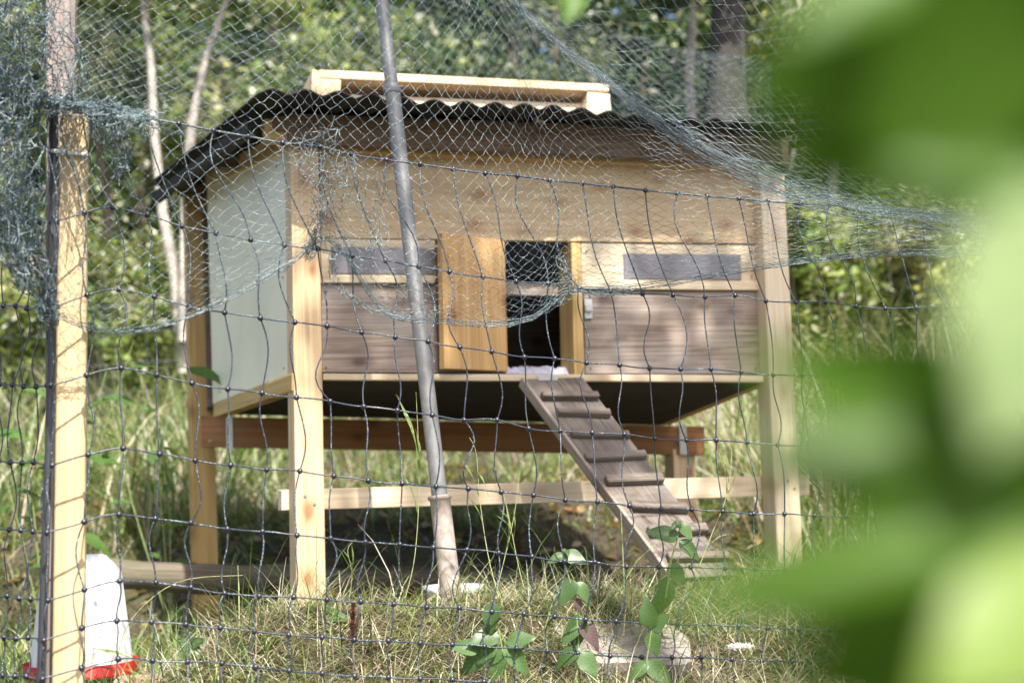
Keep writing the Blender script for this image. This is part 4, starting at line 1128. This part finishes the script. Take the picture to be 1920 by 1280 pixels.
# ------------------------------------------------------------------ trees
def crown_leaves(centres, radii, n_per, size, palette, flat=0.5, rs=RNG):
    n = len(centres) * n_per
    C = np.repeat(np.array(centres), n_per, axis=0); Rr = np.repeat(np.array(radii), n_per)
    d = rs.normal(0, 1, (n, 3)); d /= np.linalg.norm(d, axis=1)[:, None]
    p = C + d * (Rr * rs.random(n) ** 0.45)[:, None]
    nrm = rs.normal(0, 1, (n, 3)); nrm[:, 2] = np.abs(nrm[:, 2]) + flat; nrm /= np.linalg.norm(nrm, axis=1)[:, None]
    t = np.cross(nrm, rs.normal(0, 1, (n, 3))); t /= np.linalg.norm(t, axis=1)[:, None]
    b_ = np.cross(nrm, t); s = size * rs.uniform(0.6, 1.3, n)[:, None]
    V = np.stack([p - t * s, p - b_ * s * 0.55 + nrm * s * .12, p + t * s, p + b_ * s * 0.55 + nrm * s * .12], 1).reshape(-1, 3)
    F = np.arange(n * 4).reshape(-1, 4)
    pal = np.array(palette)
    base = np.repeat(pal[rs.integers(0, len(pal), len(centres))], n_per, axis=0)
    col = base * rs.uniform(0.35, 1.35, (n, 1)) * rs.uniform(0.9, 1.1, (n, 3))
    old = rs.random(n) < 0.10                                  # sun glints put into the leaf colour, along with dry leaves
    col[old] = np.array([0.50, 0.49, 0.38]) * rs.uniform(0.8, 1.2, (old.sum(), 1))
    return V, F, np.repeat(col, 4, axis=0)
PAL_MID = [(0.11, 0.165, 0.06), (0.15, 0.20, 0.075), (0.08, 0.125, 0.045), (0.20, 0.24, 0.10)]
PAL_DARK = [(0.035, 0.065, 0.028), (0.05, 0.085, 0.035), (0.06, 0.10, 0.045)]
PAL_LIME = [(0.20, 0.26, 0.085), (0.27, 0.32, 0.12), (0.15, 0.20, 0.065), (0.34, 0.34, 0.17)]
PAL_GREY = [(0.13, 0.17, 0.11), (0.095, 0.13, 0.08), (0.19, 0.22, 0.14)]
def tree(name, label, trunk_pts, r0, limbs, clump_r, n_per, leaf, palette, bark, seed, group=None, spread=1.0, low=0.35):
    rs = np.random.default_rng(seed); rr = random.Random(seed)
    pts = [Vector(p) for p in trunk_pts]
    root = thing(name, label, 'tree', pts[0], group)
    H = [np.array(p) for p in pts]
    parts = [tube_np(pts, np.linspace(r0, r0 * 0.35, len(pts)), 9)]
    cs, rad = [], []
    tot = len(pts) - 1
    for k in range(limbs):
        f = low + (1 - low) * (k + rr.random()) / limbs
        i = min(int(f * tot), tot - 1); p = pts[i].lerp(pts[i + 1], f * tot - i)
        az = k * 2.399 + rr.uniform(-.4, .4); L = spread * rr.uniform(0.5, 1.1) * (1.15 - 0.5 * f)
        e = p + Vector((math.cos(az) * L, math.sin(az) * L, L * rr.uniform(0.05, 0.6)))
        md = p.lerp(e, .5) + Vector((0, 0, -0.06 * L))
        parts.append(tube_np([p, md, e], [r0 * 0.38 * (1.2 - f), r0 * 0.22, r0 * 0.08], 5))
        for q in (0.45, 0.75, 1.0):
            c = p.lerp(e, q) + Vector((rr.uniform(-.15, .15), rr.uniform(-.15, .15), rr.uniform(-.1, .2))) * spread
            cs.append(tuple(c)); rad.append(clump_r * rr.uniform(.6, 1.25))
    V, F = merge(parts); mesh_thing('trunk', V, F, bark, root)
    V, F, C = crown_leaves(cs, rad, n_per, leaf, palette, rs=rs)
    mesh_thing('crown', V, F, FOLIAGE, root, C, smooth=False)
    return root
def up_tree(name, label, x, y, h, r0, *a, leanx=0.0, **k):
    z = gz(x, y) - 0.1
    pts = [(x + leanx * s + 0.06 * math.sin(5 * s + x), y + 0.05 * math.sin(4 * s), z + h * s) for s in np.linspace(0, 1, 7)]
    return tree(name, label, pts, r0, *a, **k)
G = 'trees on the slope behind the coop'
# slim pale trunks at the left, placed by where they stand
def px_trunk(px, D): return [P(x, y, D) for x, y in px]
tree('young_tree', 'slim pale-barked tree left of the coop roof, forking above the eave', px_trunk([(345, 700), (328, 520), (305, 400), (290, 260), (283, 120), (262, -40), (240, -260)], 8.2), 0.038, 7, 0.24, 130, 0.042, PAL_LIME, BARK_PALE, 21, G, 0.7, 0.8)
tree('young_tree', 'pale leaning stem nearest the coop roof corner', px_trunk([(345, 640), (350, 320), (362, 220), (385, 110), (425, 0), (470, -150)], 8.1), 0.036, 7, 0.24, 130, 0.042, PAL_MID, BARK_PALE, 22, G, 0.7, 0.85)
tree('young_tree', 'thin bent sapling at the far left behind the net bundle', px_trunk([(200, 760), (192, 560), (205, 380), (170, 200), (190, 40), (205, -140)], 9.3), 0.035, 8, 0.30, 150, 0.045, PAL_LIME, BARK, 23, G, 0.9, 0.45)
tree('big_tree', 'thick dark trunk standing behind the right end of the roof', px_trunk([(1372, 520), (1368, 300), (1362, 180), (1366, 60), (1362, -60), (1370, -260)], 8.4), 0.18, 10, 0.36, 170, 0.045, PAL_DARK, BARK_DARK, 24, G, 1.3, 0.85)
tree('young_tree', 'slim brownish trunk just left of the thick dark trunk', px_trunk([(1296, 520), (1300, 300), (1292, 150), (1300, 20), (1290, -160)], 9.0), 0.05, 6, 0.26, 130, 0.042, PAL_GREY, BARK_PALE, 25, G, 0.8, 0.8)
tree('young_tree', 'pale slim trunk right of the coop beyond the tall grass', px_trunk([(1560, 700), (1556, 430), (1566, 260), (1550, 100), (1560, -120)], 9.8), 0.06, 10, 0.34, 160, 0.045, PAL_LIME, BARK_PALE, 26, G, 1.0, 0.45)
spots = [(-4.1, 10.6, 3.0, 'bushy bright green tree at the far left edge', PAL_LIME, 0.9), (-2.9, 11.2, 3.4, 'leafy tree behind the pale slim trunks', PAL_MID, 1.0), (-1.7, 11.8, 3.0, 'rounded green tree above the left roof corner', PAL_LIME, 0.9),
         (-0.6, 11.0, 2.6, 'leafy tree straight above the wooden roof frame', PAL_MID, 0.9), (0.5, 11.6, 3.2, 'grey-green tree behind the middle of the roof', PAL_GREY, 1.0), (1.1, 10.6, 2.6, 'dark green tree behind the right half of the roof', PAL_DARK, 0.95),
         (2.4, 11.4, 3.0, 'deep green tree right of the thick dark trunk', PAL_MID, 1.0), (3.4, 10.5, 2.8, 'sunny green tree behind the foreground leaves', PAL_LIME, 1.0), (4.6, 11.5, 3.2, 'tree at the right edge behind the foreground leaves', PAL_MID, 1.0),
         (-5.2, 13.5, 4.0, 'tall tree farther back at the left', PAL_DARK, 1.3), (-2.4, 14.2, 4.4, 'tall dark tree behind the left slim trunks', PAL_DARK, 1.4), (0.1, 14.0, 4.2, 'tall dark tree farther back in the middle', PAL_DARK, 1.4), (2.9, 14.0, 4.4, 'tall dark tree farther back right of the roof', PAL_DARK, 1.4), (5.6, 14.0, 4.2, 'tall tree farther back at the right edge', PAL_MID, 1.4)]
for i, (x, y, h, lab, pal, sp_) in enumerate(spots):
    up_tree('leafy_tree', lab, x, y, h, 0.07 if y < 13 else 0.11, 13, 0.34 * sp_, 130, 0.045 if y < 13 else 0.06, pal, BARK if i % 3 else BARK_PALE, 40 + i, group=G, spread=sp_, low=0.05)
def bush(label, x, y, h, sp_, pal, seed, leaf=0.033, n_per=115):
    rr = random.Random(seed); rs = np.random.default_rng(seed)
    b0 = Vector((x, y, gz(x, y) - 0.03))
    root = thing('bush', label, 'bush', b0, 'bushes on the bank behind the coop')
    parts, cs, rad = [], [], []
    for k in range(12):
        az = k * 2.4 + rr.uniform(-.4, .4); l_ = sp_ * rr.uniform(.25, 1.0)
        e = b0 + Vector((math.cos(az) * l_, math.sin(az) * l_, h * rr.uniform(.55, 1.0)))
        md = b0.lerp(e, .5) + Vector((0, 0, .1 * h))
        parts.append(tube_np([b0, md, e], [0.012, 0.008, 0.004], 5))
        for q in (.45, .7, .9, 1.0):
            cs.append(tuple(b0.lerp(md, min(1, 2 * q)).lerp(e, max(0, 2 * q - 1)) + Vector((rr.uniform(-.1, .1), rr.uniform(-.1, .1), 0)))); rad.append(rr.uniform(.10, .22))
    V, F = merge(parts); mesh_thing('stems', V, F, BARK_PALE if seed % 2 else BARK, root)
    V, F, C = crown_leaves(cs, rad, n_per, leaf, pal, rs=rs); mesh_thing('foliage', V, F, FOLIAGE, root, C, smooth=False)
PAL_PALE = [(0.24, 0.30, 0.10), (0.30, 0.34, 0.14), (0.17, 0.24, 0.06), (0.36, 0.34, 0.18)]
for i, (x, y, h, sp_, pal, lab) in enumerate((
    (-3.25, 8.6, 1.2, .55, PAL_PALE, 'pale sunlit bush at the left edge behind the net bundle'), (-2.35, 8.4, 1.3, .6, PAL_LIME, 'bright bush between the corner post and the pale trunk'),
    (-1.55, 9.2, 1.5, .6, PAL_PALE, 'pale bush close left of the coop behind the slim trunks'), (-2.0, 9.8, 1.9, .7, PAL_MID, 'green bush behind the pale bush left of the coop'),
    (-0.7, 9.3, 1.9, .7, PAL_LIME, 'bright bush above the left half of the roof'), (0.35, 9.4, 1.9, .7, PAL_PALE, 'pale bush above the middle of the roof'),
    (1.75, 8.8, 1.4, .5, PAL_PALE, 'pale yellowish bush right of the right front post'), (2.45, 9.0, 1.6, .6, PAL_LIME, 'bright bush right of the coop beyond the tall grass'), (3.1, 8.6, 1.4, .6, PAL_PALE, 'pale bush at the right behind the foreground leaves'),
    (1.5, 9.8, 2.0, .6, PAL_MID, 'green bush behind the right end of the roof'), (-4.0, 9.6, 1.8, .7, PAL_MID, 'green bush at the far left behind the pale one'))):
    bush(lab, x, y, h, sp_, pal, 300 + i)
# the wood beyond, one dark mass
cs, rad = [], []
for k in range(760):
    x = random.uniform(-11, 11); y = random.uniform(16, 21); cs.append((x, y, gz(x, y) + random.uniform(0.0, 9.0))); rad.append(random.uniform(.5, 1.0))
V, F, C = crown_leaves(cs, rad, 95, 0.18, PAL_DARK + PAL_MID + PAL_GREY)
tag(mesh_thing('far_wood', V, F, FOLIAGE, None, C, smooth=False), 'dark mass of woodland foliage closing the view behind the trees', 'wood', kind='stuff')

# trees beside and behind the photographer: their crowns dapple the sunlight on the coop
CENT = Vector((0.15, 4.2, 1.15))
def shade_tree(label, target, dist, foot, limbs, clump_r, n_per, leaf, seed, spread):
    top = target + SUN_TO * dist
    f = Vector((foot[0], foot[1], gz(*foot) - 0.1))
    mid = f.lerp(top, .55); mid.x = f.x + (top.x - f.x) * .25; mid.y = f.y + (top.y - f.y) * .25
    pts = [f, f.lerp(mid, .5), mid, mid.lerp(top, .35), mid.lerp(top, .7), top]
    return tree('shade_tree', label, pts, 0.13, limbs, clump_r, n_per, leaf, PAL_MID, BARK, seed, None, spread, 0.88)
shade_tree('broad tree standing right of the photographer, outside the picture', Vector((0.75, 4.75, 1.35)), 6.2, (4.4, -0.9), 13, 0.26, 26, 0.05, 71, 0.85)
shade_tree('slim tree standing right behind the photographer, outside the picture', Vector((-0.25, 4.35, 1.35)), 6.8, (3.2, -2.6), 13, 0.26, 26, 0.05, 73, 0.85)
shade_tree('second tree left behind the photographer, outside the picture', Vector((-2.9, 7.0, 1.3)), 8.0, (-3.2, -2.6), 10, 0.36, 90, 0.05, 72, 0.9)

# ------------------------------------------------------------------ leaves right in front of the lens
LF = [leaf_mesh('leaf', LEAF_F, 0.72, curl=0.10, fold=0.12), leaf_mesh('leaf', LEAF_F, 0.66, curl=0.2, fold=0.2)]
fs = thing('foreground_shrub', 'large blurred green leaves of a shrub close to the lens at the right', 'shrub', (0.62, 0.55, gz(0.62, 0.55)))
def fstem(pts, r):
    V, F = tube_np(pts, r, 7); mesh_thing('branch', V, F, STEMM, fs)
fbase = Vector((0.62, 0.55, gz(0.62, 0.55)))
fstem([fbase, Vector((0.50, 0.54, 0.35)), P(2150, 1250, 0.45), P(2010, 900, 0.42), P(1990, 450, 0.40), P(1980, 100, 0.38)], [0.006, 0.005, 0.0045, 0.004, 0.003, 0.002])
fstem([P(2150, 1250, 0.45), P(2000, 1250, 0.40), P(1930, 1200, 0.37)], [0.004, 0.003, 0.002])
S_ = SUN_TO
LEAF_SHEEN = leaf_mat('sheen_painted_leaf', 0.42, 0.5, False, (0.28, 0.38, 0.16), spec=0.3, tcol=1.2)  # paler leaf copy: glossy sky sheen painted into the base colour
LEAF_SUNLIT = leaf_mat('sunlit_painted_leaf', 0.42, 0.45, False, (0.22, 0.33, 0.05), spec=0.6, tcol=1.3)  # lit copy of the foreground leaf, sunlight painted into its colour
LF_SHEEN = leaf_mesh('leaf', LEAF_SHEEN, 0.72, curl=0.08, fold=0.10)
LF_SUNLIT = leaf_mesh('leaf', LEAF_SUNLIT, 0.72, curl=0.08, fold=0.10)
CAMW = Vector((-.1, -1.0, 0.1))
ND = CAMW - S_ * CAMW.dot(S_)                            # faces the lens, edge-on to the sun: drooping leaves seen from their shaded side
for (bx, by, tx, ty, D, nrm, me_, width, shaded) in (
    (2010, 30, 1400, 180, 0.44, ND + S_ * .06, LF[0], 400, 0),     # dark top leaf
    (2010, 250, 1450, 310, 0.47, ND + S_ * .10, LF[1], 260, 0),
    (2010, 130, 1600, 230, 0.50, ND, LF[1], 300, 0),
    (1720, -60, 1450, 60, 0.42, S_ * .8 + CAMW, LF[0], 110, 0),              # pale tip above it
    (1990, 370, 1660, 270, 0.41, S_ + CAMW, LF[1], 120, 0),
    (2060, 330, 1850, 850, 0.40, S_ + CAMW * .3, LF_SHEEN, 340, 0), # pale leaf, its bright sheen put into the colour
    (2060, 560, 1760, 560, 0.46, S_ + CAMW * .2, LF_SHEEN, 220, 0),
    (1920, 750, 1400, 670, 0.44, ND + S_ * .36, LF[1], 200, 0),    # dark leaf
    (1920, 810, 1400, 800, 0.43, S_ + CAMW * 1.6, LF[0], 160, 0),
    (1980, 860, 1440, 920, 0.50, ND + S_ * .1, LF[1], 220, 0),
    (2040, 880, 1740, 960, 0.55, ND + S_ * .2, LF[1], 210, 0),
    (2000, 960, 1180, 1130, 0.42, S_ * .7 + CAMW, LF[0], 150, 0),
    (1980, 1090, 1390, 1190, 0.46, ND + S_ * .12, LF[1], 210, 0),
    (1990, 1200, 1410, 1290, 0.48, ND + S_ * .08, LF[0], 230, 0),
    (2080, 1060, 1720, 1310, 0.40, S_, LF_SUNLIT, 290, 0)):          # lower right leaf, its sunlit tone put into the colour
    D = D * 0.80
    b_, t_ = P(bx, by, D), P(tx, ty, D - 0.008)
    Lpx = math.hypot(tx - bx, ty - by)
    put_leaf(me_, b_, t_, nrm, fs, widen=width / (0.62 * Lpx))
# single leaf hanging in from above
hl = thing('hanging_twig', 'small green leaf hanging into the top edge above the roof', 'twig', P(1085, -60, 1.35))
put_leaf(LF[1], P(1085, -14, 1.35), P(1062, 36, 1.33), Vector((.2, -1, .4)), hl)
put_leaf(LF[0], P(1082, -24, 1.35), P(1020, -2, 1.36), Vector((.2, -1, .4)), hl)
V, F = tube_np([P(1085, -260, 1.36), P(1090, -120, 1.36), P(1085, -14, 1.35)], 0.0015, 5); mesh_thing('stalk', V, F, STEMM, hl)
